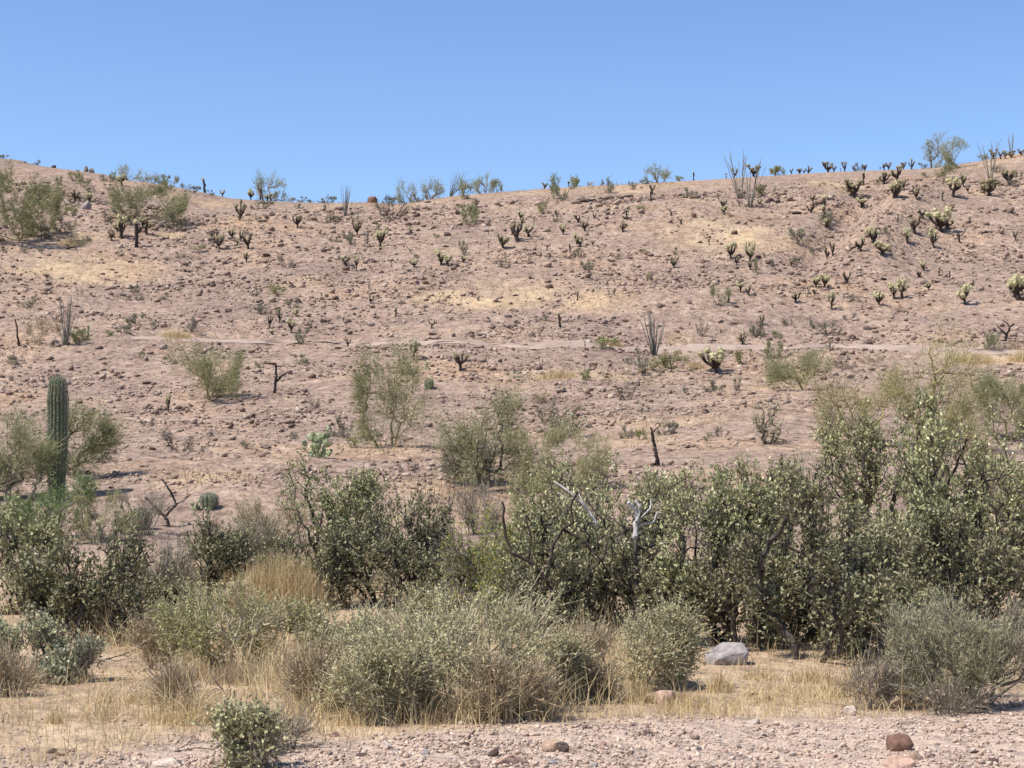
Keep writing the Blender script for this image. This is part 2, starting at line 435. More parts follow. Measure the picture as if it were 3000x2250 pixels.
M['bark'] = bark_mat('dark bark', [(.045, .036, .03), (.075, .06, .05), (.12, .1, .085)], 20)
M['bark_grey'] = bark_mat('grey twig', [(.16, .13, .1), (.24, .2, .155), (.33, .28, .225)], 20)
M['bark_straw'] = bark_mat('pale twig', [(.31, .26, .165), (.42, .355, .235), (.5, .43, .295)], 20)
M['bark_tan'] = bark_mat('tan twig', [(.29, .215, .14), (.38, .295, .2), (.45, .36, .25)], 20)
M['bark_yellow'] = bark_mat('yellow-green bark', [(.2, .17, .07), (.32, .27, .12), (.38, .32, .16)], 9)
M['bark_pale'] = bark_mat('weathered wood', [(.3, .27, .24), (.44, .4, .37), (.55, .51, .47)], 12)
M['burnt'] = bark_mat('dead cactus wood', [(.024, .018, .015), (.05, .036, .03), (.085, .06, .05)], 14, bump=.8)
M['cholla_pale'] = leaf_mat('pale spiny joint', [(0.4, 0.35, 0.19), (0.53, 0.47, 0.27), (0.62, 0.56, 0.37), (0.46, 0.4, 0.22)], .6, .12, .2)
M['cholla_tan'] = leaf_mat('tan spiny joint', [(.26, .215, .12), (.33, .275, .16), (.22, .175, .1)], .6, .12, .2)
M['ocotillo'] = bark_mat('ocotillo stem', [(.12, .11, .085), (.19, .175, .14), (.25, .23, .19)], 16)
M['pad'] = leaf_mat('prickly pear pad', [(0.21, 0.25, 0.125), (0.28, 0.315, 0.165), (0.36, 0.38, 0.22), (0.24, 0.275, 0.14)], .5, .05, .4)

# ------------------------------------------------------------------ the ground
def axis_grid(lo, hi, fine_lo, fine_hi, step, grow=1.35):
    a = list(np.arange(fine_lo, fine_hi + step * .5, step))
    s, p = step, a[-1]
    while p < hi:
        s *= grow; p += s; a.append(p)
    s, p, left = step, a[0], []
    while p > lo:
        s *= grow; p -= s; left.append(p)
    return np.array(left[::-1] + a)

STRAW = [  # patches of dry annual grass seen on the slope: centre, half width, half height in the photograph, strength
    (230, 790, 230, 50, .85), (215, 700, 70, 22, 1.0), (480, 695, 60, 14, .9), (1420, 868, 235, 48, .95), (1760, 885, 130, 36, .85), (2130, 690, 190, 60, .9),
    (2230, 640, 100, 30, .7), (2440, 545, 100, 20, .7), (1180, 595, 150, 20, .6), (1000, 600, 120, 18, .6), (1700, 560, 240, 26, .55), (1850, 560, 120, 20, .7),
    (900, 830, 80, 26, .6), (2540, 700, 60, 55, .45), (2900, 490, 120, 30, .6), (190, 565, 60, 20, .7), (610, 600, 40, 12, .8), (620, 1400, 170, 36, .8), (1270, 1440, 130, 30, .6),
    (1180, 1310, 200, 22, .6), (1700, 1095, 230, 22, .7), (2880, 1050, 170, 30, .8), (1960, 1235, 170, 22, .6), (520, 985, 60, 22, .9), (1980, 1080, 60, 16, .6),
    (1860, 1290, 140, 22, .55), (2000, 1000, 40, 20, .4), (150, 570, 50, 15, .6), (330, 560, 90, 12, .4), (700, 655, 60, 14, .5), (2300, 1150, 260, 30, .35)]
gx = axis_grid(-900, 900, -43, 43, .42)
gy = axis_grid(-300, 1800, 6, 122, .38)
GX, GY = np.meshgrid(gx, gy)
GZ = height(GX, GY)
V = np.stack([GX, GY, GZ], -1).reshape(-1, 3)
nx, ny = len(gx), len(gy)
ii = (np.arange(ny - 1)[:, None] * nx + np.arange(nx - 1)[None]).ravel()
ground = mesh('ground', V, [np.stack([ii, ii + 1, ii + nx + 1, ii + nx], 1)], M['ground'], smooth=True)
ground['kind'] = 'structure'
straw = np.zeros(len(V))
def straw_field(x, y):
    s = np.zeros(np.shape(x))
    for cx, cy_, rx, ry, k in _SW:
        q = ((x - cx) / rx) ** 2 + ((y - cy_) / ry) ** 2
        s = np.maximum(s, k * (1 - smooth((np.sqrt(q) - .35) / .85)))
    return s * np.clip(.95 + .5 * vnoise(np.asarray(x) / 1.6 + 11, np.asarray(y) / 1.5), 0, 1.1)
_SW = []
for u, v, hw, hh, k in STRAW:
    c, t, b = at(u, v), at(u, v - hh), at(u, min(v + hh, 2200))
    _SW.append((c[0], (t[1] + b[1]) / 2, 1.25 * hw * c[1] / F_PX, 1.2 * max(.5, (t[1] - b[1]) / 2), k))
near = lambda x, y: np.where((y < 27), .75 * smooth((y - (9.9 + .33 * x) + .5 * vnoise(x * 1.1, y * 1.1)) / 1.1) * (1 - smooth((y - 24) / 4)), 0)
straw = np.maximum(straw_field(V[:, 0], V[:, 1]), near(V[:, 0], V[:, 1]))
a = ground.data.attributes.new('straw', 'FLOAT', 'POINT')
a.data.foreach_set('value', straw.astype(np.float32))
wash = (1 - smooth((V[:, 1] - (10.1 + .33 * V[:, 0]) + .6 * vnoise(V[:, 0] * 1.1, V[:, 1] * 1.1)) / 1.2)) * (V[:, 1] > -40)
a = ground.data.attributes.new('wash', 'FLOAT', 'POINT')
a.data.foreach_set('value', wash.astype(np.float32))

# the dirt track crossing the slope: a worn strip lying in its own shallow bed
tx = np.arange(_TRACK[0, 0], _TRACK[-1, 0], .3)
ty = np.interp(tx, _TRACK[:, 0], _TRACK[:, 1])
wid = np.clip(.85 + 1.1 * vnoise(tx * .23 + 3, tx * 0 + 8), .2, 1.05) * .5 * (.45 + .55 * smooth((tx - tx[0]) / 9)) * (1 + .25 * vnoise(tx * .7, tx * 0 + 2)) + .06 * vnoise(tx * 2.3, tx * 0 + 2)
cols = []
for k in np.linspace(-1, 1, 7):
    yy = ty + wid * k + .16 * vnoise(tx * 1.7, tx * 0 + 5 * k)
    cols.append(np.stack([tx, yy, height(tx, yy, dip=False) - .02 - .05 * (abs(k) > .99) - .02 * (1 - abs(abs(k) - .5))], 1))
V = np.stack(cols, 1).reshape(-1, 3)
jj = (np.arange(len(tx) - 1)[:, None] * 7 + np.arange(6)[None]).ravel()
track = mesh('dirt_track', V, [np.stack([jj, jj + 7, jj + 8, jj + 1], 1)], M['track'], smooth=True)
track['kind'] = 'structure'

# ------------------------------------------------------------------ things
def thing(name, label, cat, loc, group=None, rz=0.0):
    o = bpy.data.objects.new(name, None)
    o.empty_display_size = .2
    COL.objects.link(o)
    o.location = loc; o.rotation_euler = (0, 0, rz)
    tag(o, label, cat, group)
    return o
def tag(o, label, cat, group=None):
    o['label'] = label; o['category'] = cat
    if group:
        o['group'] = group
    return o
def copy_tree(root, kids):
    """a copy of a thing with copies of its parts and sub-parts; kids: {object name: its children}"""
    r = root.copy(); COL.objects.link(r)
    for c in kids.get(root.name, ()):
        d = c.copy(); COL.objects.link(d); d.parent = r
        for g in kids.get(c.name, ()):
            e = g.copy(); COL.objects.link(e); e.parent = d
    return r
def stuff(o):
    o['kind'] = 'stuff'; return o

# ------------------------------------------------------------------ shrubs and trees
def skeleton(targets, roots, bf):
    """join targets to the roots as a branching tree (short links, short way down to the root)"""
    nt = len(targets)
    pos = [np.array(r, float) for r in roots]; par = [-1] * len(roots)
    nr = len(roots)
    allp = np.concatenate([np.array(roots, float).reshape(-1, 3), targets])
    best = np.full(nt, np.inf); who = np.zeros(nt, int); path = np.zeros(nr + nt)
    for k in range(nr):
        d = np.linalg.norm(targets - allp[k], axis=1)
        m = d < best; best[m] = d[m]; who[m] = k
    parent = np.full(nr + nt, -1); order = []
    done = np.zeros(nt, bool)
    for _ in range(nt):
        k = int(np.argmin(np.where(done, np.inf, best)))
        done[k] = True; i = nr + k
        parent[i] = who[k]; path[i] = path[who[k]] + np.linalg.norm(targets[k] - allp[who[k]])
        order.append(i)
        c = np.linalg.norm(targets - targets[k], axis=1) + bf * path[i]
        m = (c < best) & ~done
        best[m] = c[m]; who[m] = i
    return allp, parent, order

def shrub_geo(rng, W, D, H, p):
    """stems and foliage of a shrub W x D x H standing on the origin"""
    n = int(p['n'])
    lobes = p.get('lobes', 7)
    th = rng.uniform(0, 2 * math.pi, lobes); rr = np.sqrt(rng.uniform(.03, 1, lobes)) * .78
    lc = np.stack([rr * np.cos(th), rr * np.sin(th), rng.uniform(p.get('lz', .1), 1, lobes) ** .8 * np.sqrt(1 - .85 * rr ** 2) * .74], 1)
    lr = rng.uniform(.16, .4, lobes)
    k = rng.integers(0, lobes, n)
    d = unit(rng.normal(size=(n, 3)))
    T = lc[k] + d * (lr[k] * rng.uniform(0, 1, n) ** p.get('shell', .4))[:, None] * np.array([1, 1, p.get('lobez', .7)])
    lo = p.get('floor', .1)
    T[:, 2] = np.where(T[:, 2] < lo, lo + rng.uniform(0, .35, n), T[:, 2])
    T[:, 2] -= np.percentile(T[:, 2], 1) - lo
    T[:, 2] /= np.percentile(T[:, 2], 99.2)
    T[:, :2] /= np.percentile(np.abs(T[:, :2]), p.get('pct', 93))
    T[:, :2] /= np.maximum(1, np.linalg.norm(T[:, :2], axis=1) / 1.12)[:, None]
    taper = p.get('taper', .18)          # narrower near the ground
    T[:, :2] *= (1 - taper * (1 - np.clip(T[:, 2] * 1.6, 0, 1)))[:, None]
    twl = p['twig']
    T = T * np.array([max(.1, W * .5 - twl * .5), max(.1, D * .5 - twl * .5), max(.1, H - twl * .8)])
    nr = p.get('roots', 3)
    R = np.concatenate([rng.normal(0, p.get('base', .09) * W, (nr, 2)), np.full((nr, 1), -.06)], 1)
    P, par, order = skeleton(T, R, p.get('bf', .45))
    N = len(P)
    cnt = np.ones(N)
    ldens = np.where(rng.uniform(size=lobes) < p.get('dead', .25), .3, rng.uniform(.65, 1.0, lobes))
    for i in reversed(order):
        cnt[par[i]] += cnt[i]
    rad = np.minimum(p.get('rt', .003) * cnt ** .5, p.get('rmax', .05))
    stems = Geo()
    idx = np.array(order); A, B = P[par[idx]], P[idx]
    L = np.linalg.norm(B - A, axis=1)[:, None]
    mid = (A + B) / 2 + rng.normal(0, 1, A.shape) * L * p.get('gnarl', .09)
    ra = np.minimum(rad[par[idx]], rad[idx] * 1.6)
    rm = (ra + rad[idx]) / 2
    big = rm > p.get('rt', .003) * 3
    for s, sides in ((big, 5), (~big, 3)):
        prisms(stems, A[s], mid[s], ra[s], rm[s], sides); prisms(stems, mid[s], B[s], rm[s], rad[idx][s], sides)
    # twigs
    c0 = np.array([0, 0, H * .35])
    src = np.concatenate([B, mid[L[:, 0] > twl]])
    m = p['twigs']
    dens = np.concatenate([ldens[k[idx - nr]], ldens[k[idx - nr]][L[:, 0] > twl]])
    Q = np.repeat(src, m, 0) + rng.normal(0, twl * .12, (len(src) * m, 3))
    out = unit((Q - c0) * np.array([1 / W, 1 / D, .8 / H]))
    dirn = unit(out * p.get('out', .7) + np.array([0, 0, p.get('up', .6)]) + rng.normal(0, p.get('rand', .55), Q.shape))
    tl = twl * rng.uniform(.5, 1.1, len(Q)) * np.where(rng.uniform(size=len(Q)) < .12, rng.uniform(1.4, 2.3, len(Q)), 1)
    E = Q + dirn * tl[:, None]
    bend = (Q + E) / 2 + rng.normal(0, .08, Q.shape) * tl[:, None]
    tr = p.get('twr', .0022)
    fol = Geo()
    tw = fol if p.get('gtwig') else stems
    blades(tw, Q, E - Q, tl, tr * 2.6, rng, .3, .4)
    keep = rng.uniform(size=len(Q)) < np.repeat(dens, m) * (1 - p.get('bare', 0))
    Q, E, dirn, tl = Q[keep], E[keep], dirn[keep], tl[keep]
    q = p['leaves']
    t = rng.uniform(p.get('t0', .1), 1.05, (len(Q), q, 1))
    LP = (Q[:, None] + (E - Q)[:, None] * t).reshape(-1, 3)
    ax = np.repeat(dirn, q, 0) * p.get('ldir', .5) + rng.normal(0, p.get('lrand', .6), LP.shape) + np.array([0, 0, p.get('lup', .3)])
    keep = (LP[:, 2] > .01) & (rng.uniform(size=len(LP)) < .72)
    LP, ax = LP[keep], ax[keep]
    s = rng.uniform(.6, 1.45, len(LP))
    blades(fol, LP, ax, p['ll'] * s, p['lw'] * s, rng)
    return stems, fol

SP = {   # leaf length ll, width lw, twig length, branching
    'jojoba': dict(n=330, twigs=5, leaves=9, twig=.2, ll=.04, lw=.021, lobes=17, up=.7, out=.6, lup=.55, ldir=.4, lrand=.6, rt=.0042, rmax=.04, roots=9, floor=.03, shell=.45, stem='bark', leaf='jojoba', twr=.0026, bf=.5),
    'jojoba_dark': dict(n=330, twigs=5, leaves=9, twig=.18, ll=.036, lw=.019, lobes=17, up=.6, out=.6, lup=.35, ldir=.5, lrand=.7, rt=.004, rmax=.035, roots=9, floor=.03, shell=.5, stem='bark', leaf='jojoba_dark', twr=.0026, bf=.5),
    'jojoba_open': dict(n=230, twigs=4, leaves=7, twig=.2, ll=.04, lw=.02, lobes=14, up=.6, out=.7, lup=.5, ldir=.4, lrand=.6, rt=.006, rmax=.05, roots=4, floor=.03, shell=.5, stem='bark', leaf='jojoba', twr=.003, bf=.35, gnarl=.13),
    'bursage': dict(n=330, twigs=6, leaves=10, twig=.15, ll=.018, lw=.012, lobes=15, up=.5, out=.7, lup=.1, ldir=.3, lrand=.9, rt=.0024, rmax=.012, roots=9, floor=.03, shell=.5, stem='bark_straw', leaf='bursage', twr=.0022, bf=.7, taper=.25),
    'olive': dict(n=330, twigs=6, leaves=8, twig=.15, ll=.022, lw=.013, lobes=13, up=.5, out=.7, lup=.1, ldir=.3, lrand=.9, rt=.0026, rmax=.014, roots=8, floor=.03, shell=.5, stem='bark_straw', leaf='olive', twr=.0018, bf=.6, taper=.2),
    'silver': dict(n=200, twigs=6, leaves=8, twig=.13, ll=.03, lw=.02, lobes=7, up=.6, out=.6, lup=.3, ldir=.4, lrand=.7, rt=.0026, rmax=.012, roots=7, floor=.03, shell=.5, stem='bark_grey', leaf='silver', twr=.002, bf=.6, taper=.2),
    'greygreen': dict(n=330, twigs=8, leaves=11, twig=.17, ll=.03, lw=.0042, lobes=14, up=.9, out=.7, lup=.4, ldir=.7, lrand=.5, rt=.0024, rmax=.012, roots=10, floor=.03, shell=.5, stem='bark_grey', leaf='greygreen', twr=.0016, bf=.7, taper=.25),
    'drybrush': dict(n=260, twigs=7, leaves=4, twig=.19, ll=.022, lw=.008, lobes=7, up=.8, out=.6, lup=.3, ldir=.6, lrand=.6, rt=.0024, rmax=.01, roots=10, floor=.03, stem='bark_tan', leaf='tanshrub', twr=.0017, bf=.8, taper=.2),
    'yellowgreen': dict(n=240, twigs=6, leaves=9, twig=.18, ll=.026, lw=.013, lobes=8, up=.6, out=.6, lup=.2, ldir=.4, lrand=.8, rt=.003, rmax=.015, roots=5, floor=.03, stem='bark_grey', leaf='yellowgreen', twr=.002, bf=.5),
    'green': dict(n=200, twigs=6, leaves=10, twig=.2, ll=.03, lw=.012, lobes=7, up=.7, out=.6, lup=.2, ldir=.5, lrand=.7, rt=.003, rmax=.02, roots=5, floor=.03, stem='bark_grey', leaf='green', twr=.002, bf=.5),
    'paloverde': dict(gtwig=1, n=380, twigs=8, leaves=10, twig=.34, ll=.045, lw=.010, base=.03, lobes=18, pct=84, up=.5, out=.8, lup=.1, ldir=.7, lrand=.55, rt=.003, rmax=.04, roots=3, floor=.03, shell=.55, stem='bark_yellow', leaf='paloverde', twr=.0035, bf=.4, gnarl=.1, taper=.2),
    'paloverde_thin': dict(gtwig=1, pct=86, base=.03, n=300, twigs=7, leaves=7, twig=.42, ll=.07, lw=.01, lobes=11, up=.3, out=.9, lup=.0, ldir=.7, lrand=.6, rt=.0036, rmax=.06, roots=3, floor=.03, shell=.5, stem='bark', leaf='paloverde', twr=.003, bf=.35, gnarl=.12, taper=.25),
    'paleverde': dict(gtwig=1, pct=86, base=.04, n=330, twigs=6, leaves=8, twig=.4, ll=.07, lw=.0095, lobes=10, up=.3, out=.8, lup=.0, ldir=.7, lrand=.6, rt=.0045, rmax=.09, roots=3, floor=.03, shell=.55, stem='bark_yellow', leaf='paleverde', twr=.0036, bf=.35, gnarl=.13, taper=.25),
    # kinds standing far up the slope, where a leaf stands for a spray of leaves
    'far_grey': dict(pct=85, n=60, twigs=5, leaves=7, twig=.2, ll=.075, lw=.03, lobes=5, up=.8, out=.8, lup=.3, rt=.005, rmax=.02, roots=5, floor=.03, stem='bark', leaf='greyshrub', twr=.004, bf=.7),
    'far_olive': dict(pct=85, n=70, twigs=5, leaves=7, twig=.2, ll=.075, lw=.03, lobes=6, up=.6, out=.8, lup=.2, rt=.005, rmax=.03, roots=4, floor=.03, stem='bark', leaf='olive', twr=.004, bf=.5),
    'far_green': dict(gtwig=1, pct=85, n=70, twigs=5, leaves=8, twig=.2, ll=.075, lw=.026, lobes=6, up=.6, out=.8, lup=.2, rt=.005, rmax=.03, roots=3, floor=.03, stem='bark_grey', leaf='paloverde', twr=.004, bf=.5),
    'far_pale': dict(gtwig=1, pct=85, n=90, twigs=5, leaves=7, twig=.28, ll=.08, lw=.018, lobes=7, up=.6, out=.8, lup=.1, ldir=.7, rt=.006, rmax=.06, roots=3, floor=.03, stem='bark_grey', leaf='silver', twr=.004, bf=.45),
    'far_tan': dict(pct=85, n=70, twigs=6, leaves=5, twig=.22, ll=.07, lw=.018, lobes=6, up=.8, out=.7, lup=.2, rt=.004, rmax=.02, roots=6, floor=.03, stem='bark_tan', leaf='tanshrub', twr=.003, bf=.6),
    'far_bare': dict(pct=85, n=60, twigs=5, leaves=2, twig=.26, ll=.06, lw=.015, lobes=6, up=.8, out=.8, lup=.2, rt=.006, rmax=.02, roots=5, floor=.03, stem='bark', leaf='greyshrub', twr=.005, bf=.7, bare=.4),
}
EXTENT = []
def shrub(u0, u1, vt, vb, kind, name, label, cat, seed, depth=.8, group=None, off=0.0, **over):
    """a shrub grown to the size it has in the photograph; off: metres behind the spot its foot shows at"""
    b = at((u0 + u1) / 2, vb)
    if off:
        b = np.array([b[0] * (b[1] + off) / b[1], b[1] + off, 0]); b[2] = height(b[0], b[1])
    k = b[1] / F_PX
    W = (u1 - u0) * k
    ztop = CAM_Z + ray((u0 + u1) / 2, vt)[2] / ray((u0 + u1) / 2, vt)[1] * b[1]
    H = max(.15, ztop - b[2])
    rng = np.random.default_rng(seed)
    p = dict(SP[kind]); p.update(over)
    stems, fol = shrub_geo(rng, W, W * depth, H, p)
    crown, wood = ('crown', 'trunk') if 'verde' in kind else ('foliage', 'stems')
    t = thing(name, label, cat, b, group)
    stems.build(wood, M[p['stem']], t)
    f = stuff(fol.build(crown, M[p['leaf']], t))
    return t

# ------------------------------------------------------------------ cactus makers (one unit tall)
def spiny(geo, path, radii, rng, sides=7, spikes=26, length=.4):
    """a lumpy spine-covered joint"""
    tube(geo, path, radii, sides, rng, .22)
    path = np.asarray(path); n = len(path)
    t = rng.uniform(.05, 1, spikes) * (n - 1)
    i = np.minimum(t.astype(int), n - 2)
    c = path[i] + (path[i + 1] - path[i]) * (t - i)[:, None]
    r = np.interp(t, np.arange(n), radii)
    d = unit(rng.normal(size=(spikes, 3)) + .4 * unit(path[-1] - path[0]))
    blades(geo, c + d * r[:, None] * .6, d, r * (1 + length), r * .35, rng, .05, .3)

def cholla(rng, style):
    """style: pale (straw-coloured tops), dark (mostly old brown arms), dead (bare skeleton), pole (one stem)"""
    parts = []
    trunk = Geo()
    lean = rng.normal(0, .06, 2)
    th = {'pale': .42, 'dark': .5, 'dead': .45, 'pole': .95, 'tan': .4}[style]
    zz = np.linspace(-.08, th, 6)
    tp = np.stack([lean[0] * zz + rng.normal(0, .012, 6), lean[1] * zz + rng.normal(0, .012, 6), zz], 1)
    r0 = {'pale': .1, 'dark': .11, 'dead': .055, 'pole': .1, 'tan': .075}[style]
    spiny(trunk, tp, np.linspace(r0, r0 * .8, 6) * (1 + .12 * rng.normal(size=6)), rng, 8, 18 if style != 'dead' else 0, .3)
    na = {'pale': rng.integers(5, 8), 'dark': rng.integers(4, 7), 'dead': rng.integers(3, 5), 'pole': rng.integers(1, 4), 'tan': rng.integers(5, 8)}[style]
    a0 = rng.uniform(0, 6.28)
    for k in range(na):
        az = a0 + k * 6.283 / na + rng.normal(0, .35)
        h0 = th * (rng.uniform(.5, 1.0) if style != 'pole' else rng.uniform(.35, .9))
        base = np.array([lean[0] * h0, lean[1] * h0, h0])
        out = np.array([math.cos(az), math.sin(az), 0])
        reach = {'pale': rng.uniform(.2, .42), 'dark': rng.uniform(.2, .45), 'dead': rng.uniform(.25, .5), 'pole': rng.uniform(.08, .2), 'tan': rng.uniform(.2, .42)}[style]
        rise = rng.uniform(.18, .95 - h0 if h0 < .7 else .3) if style != 'pole' else rng.uniform(.05, .2)
        if style == 'dead':
            rise = rng.uniform(-.1, .5)
        s = np.linspace(0, 1, 6)
        path = base + out * (reach * np.sin(s * 1.5))[:, None] + np.array([0, 0, 1.0]) * (rise * s ** 1.5)[:, None] + rng.normal(0, .012, (6, 3))
        arm = Geo()
        r1 = r0 * (.75 if style != 'dead' else .6)
        spiny(arm, path, np.linspace(r1, r1 * .75, 6), rng, 7, 14 if style != 'dead' else 0, .3)
        joints = []
        nj = {'pale': rng.integers(3, 6), 'dark': rng.integers(1, 3), 'dead': 0, 'pole': rng.integers(0, 2), 'tan': rng.integers(1, 4)}[style]
        for j in range(nj):
            g = Geo()
            d = unit(out * rng.uniform(-.3, .9) + np.array([0, 0, rng.uniform(.5, 1.2)]) + rng.normal(0, .35, 3))
            q = path[-1 - (j > 2)] + rng.normal(0, .01, 3)
            L = rng.uniform(.15, .24)
            pp = q + d * (np.linspace(0, 1, 5) * L)[:, None]
            spiny(g, pp, np.array([.06, .092, .1, .088, .05]) * rng.uniform(.85, 1.15), rng, 7, 30, .35)
            joints.append(g)
        parts.append((arm, joints))
    top = []
    if style in ('pale', 'tan', 'pole'):
        for j in range(rng.integers(4, 7) if style != 'pole' else 1):
            g = Geo()
            d = unit(np.array([0, 0, 1.0]) + rng.normal(0, .4, 3)); L = rng.uniform(.13, .2)
            spiny(g, tp[-1] + d * (np.linspace(0, 1, 5) * L)[:, None], np.array([.06, .092, .1, .088, .05]), rng, 7, 30, .35)
            top.append(g)
    return trunk, parts, top

def finish_cholla(t, made, style):
    trunk, arms, top = made
    pale = M['cholla_tan'] if style in ('tan', 'dark') else M['cholla_pale']
    tr = trunk.build('trunk', M['burnt'], t)
    for g in top:
        g.build('joint', pale, tr)
    for arm, joints in arms:
        a_ = arm.build('arm', M['bark'] if style == 'dead' else M['burnt'], t)
        for g in joints:
            g.build('joint', pale, a_)

def ocotillo_stems(rng, n=15, spread_=.42, lean=0.0, rad=.011):
    out = []
    for k in range(n):
        az = rng.uniform(0, 6.283); s = rng.uniform(.1, 1) * spread_
        t = np.linspace(0, 1, 9); H = rng.uniform(.65, 1.0)
        d = np.array([math.cos(az), math.sin(az) * .8, 0])
        path = d * (.03 + s * t ** rng.uniform(.8, 1.3))[:, None] + np.array([0, 0, 1.0]) * (H * t * (1 - .08 * s * t))[:, None] + np.array([lean, 0, 0]) * t[:, None] + rng.normal(0, .006, (9, 3)) * t[:, None]
        path[0, 2] = -.03
        g = Geo()
        tube(g, path, np.linspace(rad, rad * .45, 9), 5, rng, .15)
        q = rng.uniform(.15, 1, 40) * 8; i = np.minimum(q.astype(int), 7)
        c = path[i] + (path[i + 1] - path[i]) * (q - i)[:, None]
        blades(g, c, unit(rng.normal(size=(40, 3)) + [0, 0, .4]), rad * 1.6, rad * .7, rng)
        out.append(g)
    return out

def disc_pad(geo, base, up, nrm, L, W, T, sides=12):
    """an upright flattened cactus pad"""
    up = unit(up); nrm = unit(nrm - up * np.dot(nrm, up)); sd_ = np.cross(up, nrm)
    t = np.arange(sides) * 2 * math.pi / sides
    c = base + up * L * .5
    out = []
    for h, f in ((-1, .55), (-.6, .92), (0, 1.0), (.6, .92), (1, .55)):
        x = np.cos(t) * W * .5 * f * (1 + .12 * np.sin(t)); z = np.sin(t) * L * .5 * f
        out.append(c + sd_ * x[:, None] + up * z[:, None] + nrm * (h * T * .5))
    V = np.concatenate(out + [np.array([c - nrm * T * .55, c + nrm * T * .55])])
    i = np.arange(sides); j = (i + 1) % sides
    q = np.concatenate([np.stack([i, j, j + sides, i + sides], 1) + k * sides for k in range(4)])
    n = sides * 5
    geo.add(V, [q, np.concatenate([np.stack([j, i, np.full(sides, n)], 1), np.stack([i + 4 * sides, j + 4 * sides, np.full(sides, n + 1)], 1)])])

def prickly_pear(u, vb, w, h, npads, label, seed, mat='pad', name='prickly_pear'):
    rng = np.random.default_rng(seed)
    b = at(u, vb); k = b[1] / F_PX; W, H = w * k, h * k
    t = thing(name, label, 'cactus', b)
    L0 = max(.13, H * .19)
    for i in range(npads):
        g = Geo()
        az = rng.uniform(0, 6.283)
        th = rng.uniform(0, 6.283); el = math.asin(rng.uniform(.02, 1) ** .8)
        d = np.array([math.cos(th) * math.cos(el), math.sin(th) * math.cos(el) * .8, math.sin(el)])
        q = rng.uniform(.35, 1.0)
        L = L0 * rng.uniform(.7, 1.15)
        tip = d * q * np.array([W * .5, W * .45, H])
        up = unit(d * np.array([1, 1, .5]) + np.array([0, 0, .8]) + rng.normal(0, .22, 3))
        base = tip - up * L
        base[2] = max(base[2], -.03)
        disc_pad(g, base, up, np.array([math.cos(az), math.sin(az), .15]), L, L * .78, L * .14)
        g.build('pad', M[mat], t, smooth=True)
    return t

def dead_stick(u, vb, pts, rads, label, name='dead_stump', mat='burnt', cat='dead stump', seed=0, off=0.0, foot=None):
    """weathered stems: pts a list of paths in photo pixels relative to the foot (right, up), each its own branch"""
    b = at(u, vb)
    if off:
        b = np.array([b[0] * (b[1] + off) / b[1], b[1] + off, 0]); b[2] = height(b[0], b[1])
    k = b[1] / F_PX
    rng = np.random.default_rng(seed)
    t = thing(name, label, cat, b)
    for i, (path, r) in enumerate(zip(pts, rads)):
        P = np.array([[x * k, rng.normal(0, .03), z * k] for x, z in path])
        s = np.linspace(0, len(P) - 1, 4 * (len(P) - 1) + 1)
        Q = np.stack([np.interp(s, np.arange(len(P)), P[:, c]) for c in range(3)], 1)
        Q[1:-1] += rng.normal(0, .25 * r * k, Q[1:-1].shape)
        g = Geo()
        tube(g, Q, np.linspace(r * k, r * k * .6, len(Q)), 7, rng, .2)
        g.build('trunk' if i == 0 else 'branch', M[foot if i == 0 and foot else mat], t)
    return t

